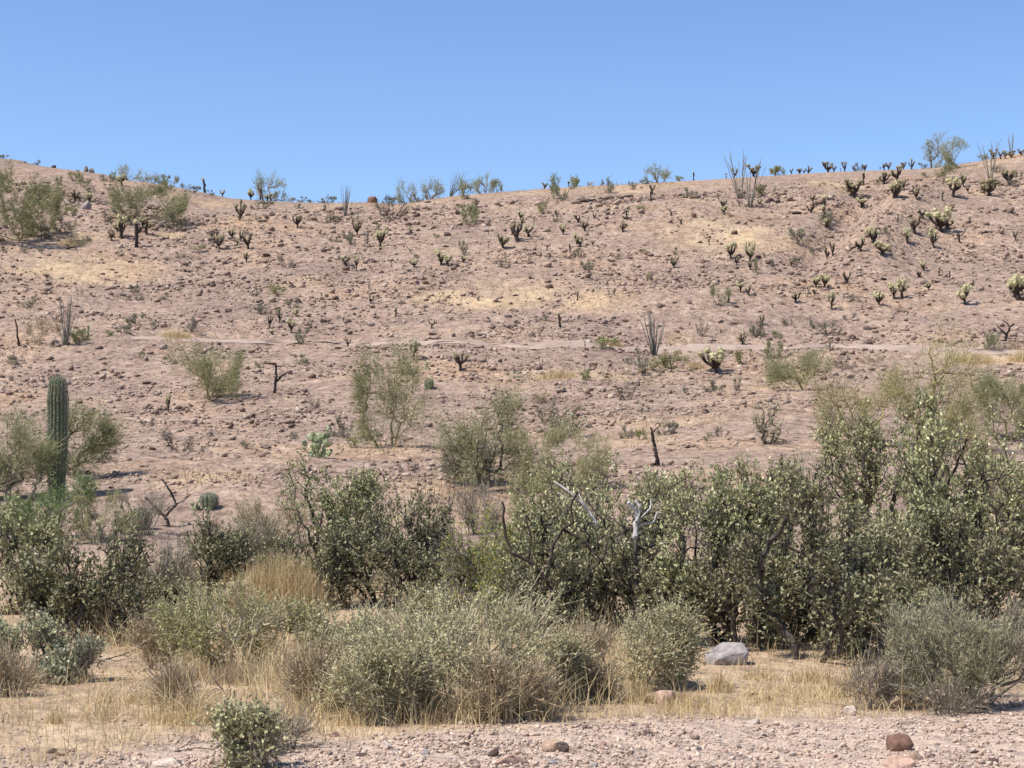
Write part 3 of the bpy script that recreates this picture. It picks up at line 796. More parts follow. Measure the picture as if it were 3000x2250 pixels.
# ------------------------------------------------------------------ plants of the slope: [strip, x, foot, top, width, kind], measured on enlarged strips of the photograph
STRIP = {'A': (0, 420), 'B': (750, 420), 'C': (1500, 420), 'D': (2200, 350), 'E': (0, 850), 'F': (750, 850), 'G': (1500, 850), 'H': (2200, 850)}
ZS = 800 / 2212.0
CHOLLA = '''A 985 345 255 70 pale|A 605 470 390 60 dark|A 1660 392 285 30 pole|A 1802 412 355 38 pale|A 2030 430 350 45 pale|A 2110 430 340 35 pole|A 2165 430 375 60 pale
A 985 775 605 105 pale|A 1105 840 640 60 pole|A 1185 740 600 120 tan|A 905 790 710 55 tan|A 1945 625 470 95 tan|A 1715 775 665 120 dead|A 1772 860 745 85 tan|A 1880 770 700 60 pale
A 1950 800 715 45 dark|A 2010 855 745 75 dark|A 1995 965 885 40 dark|A 1478 785 730 45 dead|A 725 470 412 60 pale
B 335 685 600 70 dark|B 820 745 625 80 tan|B 1005 835 695 80 pale|B 815 1030 905 45 pale|B 722 990 915 70 pale|B 1280 1005 945 60 pale|B 1500 990 870 75 pale|B 1555 995 915 60 pale|B 1680 970 905 45 pale
B 1095 980 925 45 dead|B 1255 895 820 60 dead|B 2115 800 620 110 dark|B 2000 860 740 110 tan|B 110 1500 1390 45 dark|B 190 1455 1350 35 dark|B 325 1405 1345 45 pale|B 285 1540 1430 60 pale|B 132 1555 1515 38 pale
B 590 1465 1390 70 dead|B 540 1470 1385 45 dead|B 705 1445 1380 60 dead|B 1420 1500 1410 150 dead|B 295 790 740 55 dead|B 145 780 730 40 dead|B 745 1645 1590 50 tan|B 880 1420 1370 45 dead|B 990 700 650 40 tan
B 1785 520 460 60 tan|C 265 358 310 55 dark|C 335 340 305 40 tan|C 460 300 252 28 pole|C 525 345 285 50 dark|C 1470 276 212 26 pole|C 1735 282 240 18 pole|C 1800 262 190 50 dark|C 1960 250 155 110 tan
C 130 760 655 70 pale|C 178 660 590 60 dead|C 415 745 655 45 pale|C 590 715 635 60 dark|C 525 820 730 50 pale|C 360 600 545 35 dark|C 665 610 570 35 dark|C 285 870 770 85 dead|C 930 620 540 32 pole
C 1370 655 575 105 dead|C 1720 572 515 60 pale|C 1840 512 410 60 dead|C 2005 510 455 42 dark|C 2030 402 330 65 tan|C 1770 935 800 75 pale|C 1930 962 810 70 pale|C 1820 988 920 36 dark|C 1930 1030 960 40 dark|C 1310 1012 930 60 tan
C 1757 1295 1200 26 pole|C 1560 1350 1300 30 dead|C 2110 1335 1260 50 dead|C 390 1492 1385 28 pole|C 1690 1540 1480 55 dead|C 2030 1472 1400 48 dark|C 1865 1640 1540 75 tan|C 592 1655 1605 24 pole
D 330 420 380 26 dark|D 395 420 375 42 dark|D 430 417 390 22 dark|D 465 417 365 55 dark|D 625 415 340 85 tan|D 672 402 355 36 dark|D 760 402 332 42 dark|D 725 397 368 16 pole|D 835 390 343 30 dark|D 922 388 338 42 dark|D 1045 388 358 18 pole
D 1080 382 332 34 dark|D 1115 382 322 42 dark|D 1236 372 315 42 dark|D 1300 372 298 50 dark|D 1965 322 248 72 tan|D 2022 322 258 40 dark|D 2060 318 252 50 tan|D 2112 312 258 65 tan|D 2190 294 243 60 tan
D 910 532 435 38 pole|D 1080 522 445 78 dark|D 1190 512 385 90 dark|D 1240 575 495 40 dark|D 1160 642 510 100 pale|D 835 640 490 160 tan|D 1340 652 550 60 tan|D 1640 632 480 110 pale|D 1720 548 440 60 tan|D 1760 598 540 34 dark|D 1930 617 490 150 tan|D 2092 532 405 100 dark
D 500 682 615 42 dark|D 592 797 635 32 pole|D 895 717 640 80 pale|D 1190 837 765 26 pole|D 1325 932 790 90 dark|D 1390 805 725 75 dark|D 1540 905 730 160 pale|D 1590 882 800 110 dark|D 1690 1002 850 140 dead|D 1480 1042 890 58 pale|D 1265 1012 890 60 pale
D 995 1012 875 95 pale|D 890 1072 970 80 dark|D 1060 1102 1000 110 pale|D 662 1110 1000 45 dark|D 615 1137 1050 42 dark|D 1630 742 690 50 tan|D 525 1367 1280 60 pale|D 600 1372 1260 80 pale|D 655 1547 1390 60 pale|D 1035 1507 1400 75 pale
D 1160 1462 1335 70 pale|D 1222 1452 1305 80 pale|D 1440 1387 1320 45 pale|D 1732 1502 1345 85 pale|D 2165 1462 1265 150 pale|D 1770 832 790 24 dark
E 1362 987 850 52 pale|F 1280 575 400 70 pale|F 1655 652 515 110 dark|G 1430 592 540 110 dead|G 1640 672 490 175 pale|G 1060 690 630 90 tan'''
SHRUB = '''A 1040 300 180 170 pale|A 1180 312 230 180 pale|A 1310 315 250 130 grey|A 1375 372 262 110 green|A 1560 402 335 110 grey|A 870 312 265 110 grey|A 930 295 235 80 olive|A 610 302 230 110 olive|A 482 335 265 82 grey|A 685 352 290 95 green|A 870 378 340 105 grey|A 735 398 350 90 grey
A 580 502 465 100 grey|A 560 590 510 130 olive|A 725 475 425 90 pale|A 860 642 565 120 grey|A 970 640 555 160 grey|A 330 770 650 200 grey|A 525 715 605 150 grey|A 710 795 755 75 grey|A 340 882 840 80 grey|A 20 872 830 80 grey|A 1595 872 830 120 olive|A 970 905 868 60 grey|A 1740 657 612 60 grey
A 2062 622 590 60 grey|A 2120 532 452 160 grey|A 1430 690 590 150 grey|A 1480 340 300 60 grey|A 1700 420 385 70 grey|A 180 885 850 80 grey|A 1460 930 890 70 grey|A 240 1337 1250 110 grey|A 1070 1222 1158 115 grey|A 1030 1272 1235 60 grey|A 1125 1270 1235 60 grey|A 1330 1272 1230 80 grey
A 1110 1482 1380 165 grey|A 1000 1542 1470 120 grey|A 870 1562 1515 80 olive|A 1250 1492 1430 60 grey|A 1550 1537 1420 140 grey|A 2060 1242 1178 110 grey|A 2130 1382 1310 120 grey|A 660 1612 1510 140 green|A 310 1645 1425 285 tan|A 40 300 270 60 grey|A 300 168 130 70 grey|A 40 110 75 90 grey
B 100 445 235 240 pale|B 1080 455 395 110 grey|B 1230 475 308 165 pale|B 1110 612 440 240 bare|B 1300 478 420 100 grey|B 1420 405 250 170 pale|B 1700 452 300 110 olive|B 1850 385 235 150 pale|B 1942 392 288 110 olive|B 1740 665 490 190 green
B 440 455 430 80 grey|B 360 455 418 90 grey|B 270 455 420 80 olive|B 600 632 585 150 grey|B 630 802 760 70 grey|B 770 822 740 100 grey|B 725 775 720 110 grey|B 600 440 375 90 grey|B 540 440 410 80 grey|B 930 620 590 50 grey|B 1690 902 790 90 grey
B 2000 1002 935 100 grey|B 240 1007 900 120 bare|B 1450 767 730 60 olive|B 180 1232 1150 140 olive|B 300 1342 1265 90 grey|B 40 1387 1310 90 grey|B 390 1622 1500 150 grey|B 410 1492 1415 80 bare|B 1290 930 900 70 grey|B 1640 520 490 60 olive|B 1400 435 400 60 olive|B 350 530 490 70 grey|B 580 530 490 70 bare
C 415 455 265 185 green|C 265 570 475 90 olive|C 785 405 295 115 grey|C 985 375 310 75 grey|C 1190 292 155 210 pale|C 1360 292 248 70 olive|C 2150 246 175 110 olive|C 1070 304 268 70 grey|C 1440 442 370 110 grey|C 2060 425 350 140 olive|C 620 345 310 80 tan|C 730 330 285 50 grey
C 630 1042 960 145 grey|C 545 917 850 75 grey|C 1120 1112 1050 60 olive|C 1690 1310 1175 135 green|C 1540 1562 1420 95 bare|C 1985 1572 1450 110 grey|C 2100 1010 960 80 grey|C 1050 545 505 80 olive|C 340 640 590 80 grey|C 265 1440 1390 60 grey|C 1060 890 860 70 olive|C 1340 905 870 60 olive
D 1530 475 385 230 green|D 215 437 368 100 olive|D 880 392 335 75 grey|D 640 872 740 240 grey|D 400 985 880 185 grey|D 480 1025 945 125 tan|D 350 1182 1110 100 grey|D 1090 932 870 80 grey|D 820 1462 1420 120 grey|D 1400 385 340 70 grey|D 1880 330 285 90 olive|D 2000 430 370 90 grey
D 2170 470 420 90 grey|D 1010 530 490 80 olive|D 60 1250 1130 60 olive|D 240 1500 1475 40 grey|D 500 1090 1040 60 grey|D 2110 545 480 90 grey|D 1230 1560 1510 130 tan
E 1192 1095 1040 110 grey|E 1440 1305 1130 225 bare|E 1990 1275 1220 120 grey|E 1650 1315 1270 50 grey|E 90 602 525 155 grey|E 1145 552 505 70 green|E 660 437 325 130 olive|E 2110 640 580 80 green
F 690 1190 1040 160 grey|F 890 1225 1120 150 grey|F 350 602 530 130 grey|F 1230 1475 1360 150 bare|F 975 1225 1140 110 grey|F 1240 690 600 120 grey|F 430 965 870 150 bare|F 300 1210 1150 90 grey|F 780 1280 1190 90 olive
G 1270 650 520 270 olive|G 1080 665 550 140 grey|G 950 602 545 90 grey|G 1110 745 690 100 tan|G 1630 822 740 140 grey|G 1400 830 780 60 grey|G 1810 815 725 90 grey|G 1880 602 490 130 olive|G 920 892 740 150 bare|G 200 912 830 200 tan|G 620 732 645 95 olive|G 770 475 380 170 olive
G 1260 1175 1050 150 grey|G 1300 560 480 130 tan|G 2130 560 420 110 green|G 300 905 860 140 bare|G 940 1200 1110 120 grey|G 1050 1215 1130 100 olive|G 1590 1220 1160 80 green|G 1700 1190 1110 110 bare|G 1020 520 460 60 grey|G 1660 1150 1110 60 grey
H 220 390 330 110 green|H 310 290 220 110 bare|H 620 360 250 210 grey|H 60 385 250 110 bare|H 800 240 180 100 bare|H 760 660 500 150 bare|H 900 590 550 90 tan|H 1010 620 530 100 tan|H 1940 505 350 165 fresh|H 180 560 470 110 olive|H 640 480 420 60 grey|H 2150 480 410 110 tan|H 480 290 240 60 grey'''
def rows(text):
    for part in text.replace('\n', '|').split('|'):
        s, x, b, t, w, k = part.split()
        x, b, t, w = (float(q) for q in (x, b, t, w))
        ox, oy = STRIP[s]
        yield ox + x * ZS, oy + b * ZS, oy + t * ZS, w * ZS, k

LAND = [('the saguaro', 165, 1270), ('the T-shaped black stub', 800, 1120), ('the round skyline boulder', 1090, 575), ('the fan-shaped ocotillo', 195, 970),
        ('the tree at the left edge', 80, 600), ('the white-topped lower cholla', 2093, 1065), ('the forked black stump', 1918, 1300), ('the tall skyline ocotillo', 2170, 520),
        ('the big pale skyline tree', 2770, 450), ('the big prickly pear clump', 932, 1290), ('the ocotillo cluster by the track', 1915, 980), ('the leaning skyline ocotillo', 1330, 530),
        ('the lone skyline bush', 1930, 500), ('the largest cholla thicket', 2755, 640), ('the big right-edge cholla', 2983, 850), ('the grey bush in the gully', 2430, 640),
        ('the pale left-skyline bush', 786, 545), ('the leafy tree in mid slope', 1150, 1160), ('the wide round lower tree', 635, 1090), ('the spreading left-knoll tree', 460, 590),
        ('the slim ocotillo', 1010, 600), ('the straw patch in mid slope', 1430, 870), ('the skyline cholla row', 2470, 490), ('the yellow-barked tree', 2740, 1060)]
def relation(u, v):
    q = sorted((((u - a) ** 2 + 1.6 * (v - b) ** 2, n, a, b) for n, a, b in LAND))
    q = [x for x in q if x[0] > 18 ** 2][0]
    dx, dy = u - q[2], v - q[3]
    d = math.hypot(dx, dy)
    h = 'left' if dx < 0 else 'right'
    if abs(dx) > 2.2 * abs(dy):
        w = f'to the {h} of'
    elif abs(dy) > 2.2 * abs(dx):
        w = 'upslope of' if dy < 0 else 'below'
    else:
        w = (f'upslope and {h} of' if dy < 0 else f'below and {h} of')
    return w + ' ' + q[1], d
LOOK = {'pale': 'cholla with pale straw tops', 'dark': 'dark brown cholla', 'dead': 'bare dead cholla skeleton', 'pole': 'dark single-stemmed cholla', 'tan': 'tan bushy cholla'}
SLOOK = {'grey': 'grey-green shrub', 'olive': 'olive green shrub', 'green': 'yellow-green shrub', 'pale': 'pale feathery shrub', 'tan': 'tan dry shrub', 'bare': 'bare twiggy shrub', 'fresh': 'bright green bush'}
ORD = ['', 'second ', 'third ', 'fourth ', 'fifth ', 'sixth ', 'seventh ', 'eighth ', 'ninth ', 'tenth ', 'eleventh ', 'twelfth ', 'thirteenth ', 'fourteenth ', 'fifteenth ']
def label_all(items):
    """items: [(look, u, v)] -> labels that single each one out by what it stands beside, counted outward from it"""
    by = {}
    for i, (look, u, v) in enumerate(items):
        w, d = relation(u, v)
        by.setdefault((look, w), []).append((d, i))
    out = [None] * len(items)
    for (look, w), l in by.items():
        l.sort()
        for k, (d, i) in enumerate(l):
            out[i] = (ORD[k] if len(l) == 1 or k else 'nearest ') + look + ' ' + w
            if len(out[i].split()) > 16:
                out[i] = out[i].replace('tall ', '', 1).replace('small ', '', 1)
    return out

def children_of(root):
    return {root.name: list(root.children), **{c.name: list(c.children) for c in root.children}}

def proto(name, builder):
    """a first individual of a kind; kept aside until the first place takes it"""
    t = bpy.data.objects.new(name, None); t.empty_display_size = .2
    COL.objects.link(t)
    builder(t)
    return [t, children_of(t), False]
def place(pr, loc, sc, rz):
    t, kids, used = pr
    r = copy_tree(t, kids) if used else t
    pr[2] = True
    r.location = loc; r.scale = sc; r.rotation_euler = (0, 0, rz)
    return r

# chollas: a few individuals of each style, copied over the slope
rng = np.random.default_rng(11)
bpy.context.view_layer.update()
protos = {}
def cholla_proto(style, seed):
    def b(t):
        finish_cholla(t, cholla(np.random.default_rng(seed), style), style)
    return b
for si, style in enumerate(('pale', 'dark', 'dead', 'pole', 'tan')):
    protos[style] = [proto('cholla', cholla_proto(style, 100 + 17 * si + j)) for j in range(8)]
bpy.context.view_layer.update()
for pl in protos.values():
    for pr in pl:
        pr[1] = children_of(pr[0])
R = list(rows(CHOLLA))
for _ in range(44):       # little dark stubs and young plants scattered between the larger ones
    u, v = (rng.uniform(1500, 2980), rng.uniform(540, 900)) if rng.uniform() < .72 else (rng.uniform(560, 1500), rng.uniform(640, 960))
    h = rng.uniform(14, 32)
    R.append((u, v, v - h, h * rng.uniform(.5, 1.0), str(rng.choice(['dark', 'dead', 'pole', 'pale', 'tan'], p=[.3, .2, .25, .15, .1]))))
labels = label_all([(('tall ' if (b - t) > 48 else 'small ' if (b - t) < 24 else '') + LOOK[k], u, b) for u, b, t, w, k in R])
taken = {k: 0 for k in protos}
ROOM = []
for (u, b, t, w, k), lab in zip(R, labels):
    p = at(u, b); s = p[1] / F_PX
    H, W = (b - t) * s * 1.0, w * s * .97
    pr = protos[k][taken[k] % 8]; taken[k] += 1
    wx = {'pole': 1.2}.get(k, 1.0) * np.clip(W / .78, .45 * H, 1.6 * H) if k != 'pole' else H * .9
    o = place(pr, p, (wx, wx, H), rng.uniform(0, 6.28))
    tag(o, lab, 'cactus', 'chollas growing on the slope')
    ROOM.append((p[0], p[1], W * .3))

# shrubs of the slope
def shrub_proto(kind, seed, w=1.5):
    def b(t):
        st, fo = shrub_geo(np.random.default_rng(seed), w, w, 1.0, SP[kind])
        st.build('stems', M[SP[kind]['stem']], t); stuff(fo.build('foliage', M[SP[kind]['leaf']], t))
    return b
FAR = {'grey': 'far_grey', 'olive': 'far_olive', 'green': 'far_green', 'pale': 'far_pale', 'tan': 'far_tan', 'bare': 'far_bare', 'fresh': 'green'}
sprotos = {}
for si, k in enumerate(FAR):
    sprotos[k] = [proto('shrub', shrub_proto(FAR[k], 300 + 13 * si + j)) for j in range(4 if k != 'fresh' else 1)]
bpy.context.view_layer.update()
for pl in sprotos.values():
    for pr in pl:
        pr[1] = children_of(pr[0])
R = list(rows(SHRUB))
labels = label_all([(('large ' if w * (b - t) > 2600 else 'small ' if w * (b - t) < 700 else '') + SLOOK[k], u, b) for u, b, t, w, k in R])
taken = {k: 0 for k in sprotos}
for (u, b, t, w, k), lab in zip(R, labels):
    p = at(u, b); s = p[1] / F_PX
    H, W = (b - t) * s * 1.12, w * s
    pr = sprotos[k][taken[k] % len(sprotos[k])]; taken[k] += 1
    o = place(pr, p, (W / 1.28, W / 1.45, H), rng.uniform(-.6, .6) + math.pi * rng.integers(0, 2))
    tag(o, lab, 'shrub', 'shrubs scattered over the slope')
    ROOM.append((p[0], p[1], W * .35))

# ocotillos, each stem a part
def ocotillo(u, vb, vt, w, n, label, seed, lean=0.0, rad=.013, leaf=None):
    p = at(u, vb); s = p[1] / F_PX; H = (vb - vt) * s
    r = np.random.default_rng(seed)
    t = thing('ocotillo', label, 'ocotillo', p, 'ocotillos on the slope')
    for g in ocotillo_stems(r, n, w / max(1, vb - vt) * .52, lean, rad):
        o = g.build('stem', M['ocotillo'], t); o.scale = (H, H, H)
    return t
ocotillo(194, 1012, 862, 100, 24, 'fan-shaped grey ocotillo beside the tan bush, upslope of the saguaro', 1, rad=.0075)
ocotillo(1012, 634, 540, 56, 12, 'slim ocotillo near the round skyline boulder', 2, rad=.011)
ocotillo(1320, 569, 488, 66, 16, 'dense ocotillo leaning out over the skyline between pale bushes', 3, lean=.38, rad=.011)
ocotillo(2168, 583, 432, 70, 12, 'tall thin ocotillo on the skyline with stems reaching high', 4, lean=-.08, rad=.009)
ocotillo(2196, 608, 452, 80, 11, 'second tall ocotillo, just below the one on the skyline', 5, lean=.06, rad=.009)
ocotillo(1076, 724, 664, 36, 9, 'short tan ocotillo between two pale-topped chollas', 6, rad=.018)
ocotillo(1916, 1042, 905, 90, 20, 'cluster of upright ocotillo stems standing at the dirt track', 7, rad=.012)
ocotillo(2902, 524, 400, 86, 10, 'wide thin ocotillo right of the big pale skyline tree', 8, lean=.02, rad=.009)
ocotillo(2963, 462, 386, 36, 8, 'ocotillo stems rising behind the chollas at the right skyline', 9, rad=.012)
ocotillo(2363, 870, 824, 30, 7, 'small grey ocotillo left of the double pale cholla', 10, rad=.018)
ocotillo(1081, 848, 804, 12, 3, 'lone thin ocotillo stalk left of the straw patch', 12, rad=.02)

# ------------------------------------------------------------------ trees of the slope and the flat
PV = 'palo verde tree'
shrub(-60, 165, 492, 705, 'paloverde', 'palo_verde', 'wide yellow-green palo verde tree at the left edge of the slope', 'tree', 21, .8, leaves=12, n=520, ll=.09, lw=.02)
shrub(325, 540, 534, 650, 'paloverde', 'palo_verde', 'spreading olive palo verde on the left knoll below the skyline', 'tree', 22, .8, ll=.09, lw=.018, leaves=12, n=460, stem='bark_grey', roots=5)
shrub(2690, 2790, 388, 490, 'far_pale', 'palo_verde', 'tallest pale grey-green tree on the right skyline', 'tree', 23, .9, n=200, leaves=9, stem='bark_grey')
shrub(2765, 2860, 396, 492, 'far_pale', 'palo_verde', 'pale tree on the skyline close right of the tallest one', 'tree', 24, .9, n=200, leaves=9, stem='bark_grey')
shrub(495, 705, 995, 1168, 'paloverde', 'palo_verde', 'wide round green palo verde below the dirt track', 'tree', 25, .9, up=.9, roots=6)
shrub(1040, 1262, 1005, 1310, 'paloverde', 'palo_verde', 'leafy green palo verde in mid slope right of the prickly pear', 'tree', 26, .8)
shrub(1270, 1540, 1118, 1440, 'paloverde_thin', 'palo_verde', 'thin see-through palo verde with a tall dark trunk', 'tree', 27, .7, floor=.15)
shrub(60, 330, 1165, 1430, 'paloverde_thin', 'palo_verde', 'open palo verde with dark trunk right behind the saguaro', 'tree', 28, .7, off=2.0)
shrub(-70, 150, 1195, 1470, 'paloverde_thin', 'palo_verde', 'sparse yellowish palo verde left of the saguaro', 'tree', 29, .8, up=.8, stem='bark_grey')
shrub(2245, 2450, 1015, 1140, 'paloverde', 'palo_verde', 'small flat-topped palo verde with several stems below the track', 'tree', 30, .8, n=280, floor=.12, roots=5)
shrub(2560, 2860, 925, 1330, 'paleverde', 'palo_verde', 'large pale yellow palo verde with bent yellow bark', 'tree', 31, .8, n=420, ll=.05, lw=.007)
shrub(2380, 2610, 1100, 1300, 'paleverde', 'palo_verde', 'low yellow-green brush left of the pale palo verde', 'shrub', 32, .8, up=.9, ll=.05)
shrub(2860, 3060, 1080, 1290, 'paloverde', 'palo_verde', 'yellow-green palo verde at the right edge above the thicket', 'tree', 33, .9, up=1.0, ll=.05)
shrub(2690, 2900, 1150, 1400, 'paleverde', 'palo_verde', 'tangled pale palo verde just behind the right thicket', 'tree', 34, .9, ll=.045, leaves=6)
shrub(1560, 1790, 1225, 1430, 'olive', 'shrub', 'olive feathery shrub behind the central bushes', 'shrub', 35, .8, up=.9, ll=.045, lw=.008)
shrub(1575, 1715, 1185, 1285, 'jojoba_dark', 'shrub', 'dark grey-brown leafy shrub behind the thin palo verde', 'shrub', 36, .8, n=120)
shrub(1480, 1640, 1250, 1440, 'olive', 'shrub', 'pale olive shrub right of the thin dark-trunked tree', 'shrub', 37, .8, up=.9, ll=.04, lw=.008)
shrub(2205, 2300, 1165, 1300, 'jojoba_open', 'shrub', 'dark leafy shrub alone on the slope left of the thicket', 'shrub', 38, .8, n=90)
shrub(1290, 1470, 1270, 1420, 'drybrush', 'shrub', 'brownish twiggy brush at the foot of the thin palo verde', 'shrub', 39, .8, stem='bark_grey', leaf='greyshrub')
prickly_pear(933, 1340, 112, 112, 64, 'big clump of prickly pear left of the leafy palo verde', 40)
prickly_pear(1517, 1113, 62, 34, 9, 'low green prickly pear at the edge of dry grass', 41)
prickly_pear(1690, 1262, 110, 70, 18, 'upright prickly pear pads behind the central bushes', 42)
prickly_pear(1876, 1205, 60, 40, 6, 'few pale prickly pear pads above the forked stump', 43)
prickly_pear(1250, 1085, 40, 42, 8, 'pale prickly pear right of the leafy palo verde', 44)
prickly_pear(2110, 1420, 120, 90, 16, 'prickly pear pads peeping over the thicket', 45)
prickly_pear(580, 1495, 70, 46, 12, 'prickly pear behind the dead forked branch', 46)
prickly_pear(258, 985, 30, 34, 7, 'small prickly pear right of the fan-shaped ocotillo', 47)

# the saguaro
def saguaro(u, vb, vt, w):
    p = at(u, vb); s = p[1] / F_PX; H, Rr = (vb - vt) * s, w * s * .5
    t = thing('saguaro', 'single young saguaro column with pleated green ribs', 'cactus', p)
    nr, ns, nz = 17, 17 * 8, 40
    z = np.linspace(0, 1, nz)
    prof = np.interp(z, [0, .12, .5, .8, .93, .97, .99, 1.0], [.72, .82, 1.0, .97, .86, .66, .42, .12])
    a = np.arange(ns) * 2 * math.pi / ns
    rib = .78 + .22 * np.abs(np.sin(a * nr / 2)) ** 1.2
    prof = prof * (1 + .025 * np.sin(z * 17 + 1) + .02 * np.sin(z * 41))
    V = np.stack([(prof[:, None] * rib[None]) * Rr * np.cos(a)[None] + .02 * np.sin(z * 5)[:, None], (prof[:, None] * rib[None]) * Rr * np.sin(a)[None], np.broadcast_to((z * H)[:, None], (nz, ns))], -1).reshape(-1, 3)
    i = np.arange(ns); j = (i + 1) % ns
    q = np.concatenate([np.stack([i, j, j + ns, i + ns], 1) + k * ns for k in range(nz - 1)])
    top = np.concatenate([np.stack([i + (nz - 1) * ns, j + (nz - 1) * ns, np.full(ns, nz * ns)], 1)])
    V = np.concatenate([V, [[0, 0, H * 1.004]]])
    mesh('stem', V, [q, top], M['saguaro'], t, smooth=True)
    r = np.random.default_rng(5); g = Geo()
    aa = (np.arange(nr) + .5) * 2 * math.pi / nr
    for zz in np.linspace(.02, .995, 75):
        R0 = np.interp(zz, z, prof) * Rr
        c = np.stack([R0 * np.cos(aa), R0 * np.sin(aa), np.full(nr, zz * H)], 1)
        for _ in range(8 if zz < .93 else 12):
            d = unit(np.stack([np.cos(aa), np.sin(aa), np.full(nr, .2 + 1.2 * (zz > .93))], 1) + r.normal(0, .7, (nr, 3)))
            blades(g, c, d, r.uniform(.025, .045, nr), .014, r, 0, .3)
    stuff(g.build('spines', M['spine'], t))
M['saguaro'] = bark_mat('saguaro skin', [(.15, .115, .07), (.1, .135, .07), (.12, .16, .083), (.15, .19, .105)], 4, .6, bump=.1)
M['spine'] = leaf_mat('cactus spines', [(.4, .36, .27), (.5, .46, .36), (.3, .26, .19)], .6, .1)
saguaro(165, 1455, 1100, 57)

def barrel(u, vb, vt, w, label, mat, seed, n=14):
    p = at(u, vb); s = p[1] / F_PX; H, Rr = (vb - vt) * s, w * s * .5
    t = thing('barrel_cactus', label, 'cactus', p)
    ns, nz = n * 5, 14
    z = np.linspace(0, 1, nz)
    prof = np.interp(z, [0, .3, .6, .8, .92, 1], [.75, .95, 1, .88, .6, .1])
    a = np.arange(ns) * 2 * math.pi / ns
    rib = .86 + .14 * np.abs(np.sin(a * n / 2))
    V = np.stack([prof[:, None] * rib * Rr * np.cos(a), prof[:, None] * rib * Rr * np.sin(a), np.broadcast_to((z * H)[:, None], (nz, ns))], -1).reshape(-1, 3)
    i = np.arange(ns); j = (i + 1) % ns
    q = np.concatenate([np.stack([i, j, j + ns, i + ns], 1) + k * ns for k in range(nz - 1)])
    V = np.concatenate([V, [[0, 0, H]]])
    mesh('stem', V, [q, np.stack([i + (nz - 1) * ns, j + (nz - 1) * ns, np.full(ns, nz * ns)], 1)], M[mat], t, smooth=True)
    r = np.random.default_rng(seed); g = Geo()
    k = 2600
    zz = r.uniform(.1, 1, k); az = r.integers(0, n, k) * 2 * math.pi / n + math.pi / n + r.normal(0, .05, k)
    R0 = np.interp(zz, z, prof) * Rr
    c = np.stack([R0 * np.cos(az), R0 * np.sin(az), zz * H], 1)
    blades(g, c, unit(np.stack([np.cos(az), np.sin(az), zz * .8], 1) + r.normal(0, .7, (k, 3))), .16 * Rr + .02, .004, r, 0, .3)
    stuff(g.build('spines', M['spine'], t))
barrel(410, 1550, 1488, 64, 'pale fuzzy barrel cactus among the bushes below the saguaro', 'saguaro', 1)
barrel(1257, 1139, 1110, 27, 'small round green barrel cactus right of the leafy tree', 'saguaro', 2, 10)
barrel(613, 1490, 1445, 50, 'grey barrel cactus right of the dead forked branch', 'saguaro', 3, 12)

# dead trunks and branches
dead_stick(803, 1152, [[(0, 0), (3, 30), (6, 62), (4, 88)], [(4, 86), (-12, 88), (-25, 88)], [(4, 78), (18, 79), (30, 81)], [(5, 34), (15, 44), (22, 52), (34, 56)]], [4.6, 3.4, 2.2, 4.2], 'lone black T-shaped dead cactus stub below the track', seed=1)
dead_stick(1926, 1365, [[(0, 0), (-3, 30), (-9, 65), (-17, 100)], [(-15, 98), (-17, 108), (-21, 112)], [(-15, 98), (-4, 106), (4, 114), (9, 122)], [(-2, 8), (-12, 2), (-16, -4)]], [7.0, 3.0, 2.4, 4.5], 'tall forked black dead stump behind the central bushes', seed=2)
dead_stick(56, 1016, [[(0, 0), (-4, 30), (-8, 58), (-13, 80)], [(0, 4), (5, 2), (8, 6)]], [3.4, 2.0], 'bare dark dead post left of the tan bush', seed=3)
dead_stick(204, 732, [[(-10, 2), (0, 5), (12, 8)], [(0, 6), (-8, 14), (-14, 18)], [(4, 6), (14, 8), (22, 0)]], [3, 1.6, 1.6], 'fallen dark dead cholla below the bright straw patch', name='fallen_log', seed=4)
dead_stick(1280, 995, [[(-25, 3), (-8, 1), (12, 4)], [(0, 3), (8, 10), (14, 12)]], [2.4, 1.5], 'dead log lying above the track', name='fallen_log', seed=5)
dead_stick(2945, 1000, [[(0, 0), (6, 22), (14, 42), (26, 52)], [(5, 18), (-6, 28), (-16, 34), (-22, 48)], [(14, 40), (6, 52), (-6, 62)], [(-6, 28), (-20, 24), (-34, 40)], [(0, 2), (-14, 2)]], [4.2, 3, 2.4, 2, 2], 'black leafless dead cholla tree at the right edge by the track', seed=6)
dead_stick(495, 1545, [[(0, 0), (-6, 24), (-12, 34), (-36, 55), (-52, 72), (-70, 88)], [(-10, 34), (8, 52), (20, 66), (14, 84), (4, 106), (-6, 120), (-22, 142)], [(18, 66), (40, 76), (62, 96)], [(20, 66), (4, 62), (-8, 48)], [(14, 84), (2, 92), (8, 104)], [(-36, 55), (-50, 56), (-60, 40)]], [5.2, 4.2, 2.4, 1.8, 1.6, 1.5], 'dark forked dead branch rising from the left bushes', name='dead_branch', mat='bark', cat='dead branch', seed=7)
dead_stick(1868, 1880, [[(0, 0), (-6, 190), (-6, 305)], [(-6, 298), (-2, 340), (0, 375), (-14, 392), (-26, 404)], [(-2, 348), (8, 375), (6, 396), (-4, 408)], [(0, 352), (24, 370), (40, 388), (44, 414)], [(-4, 330), (50, 348), (58, 374), (74, 372)]], [8.5, 8.5, 6, 3.4, 3.4], 'weathered white-barked dead stump in the middle of the thicket', mat='bark_pale', cat='dead stump', seed=8, foot='bark')
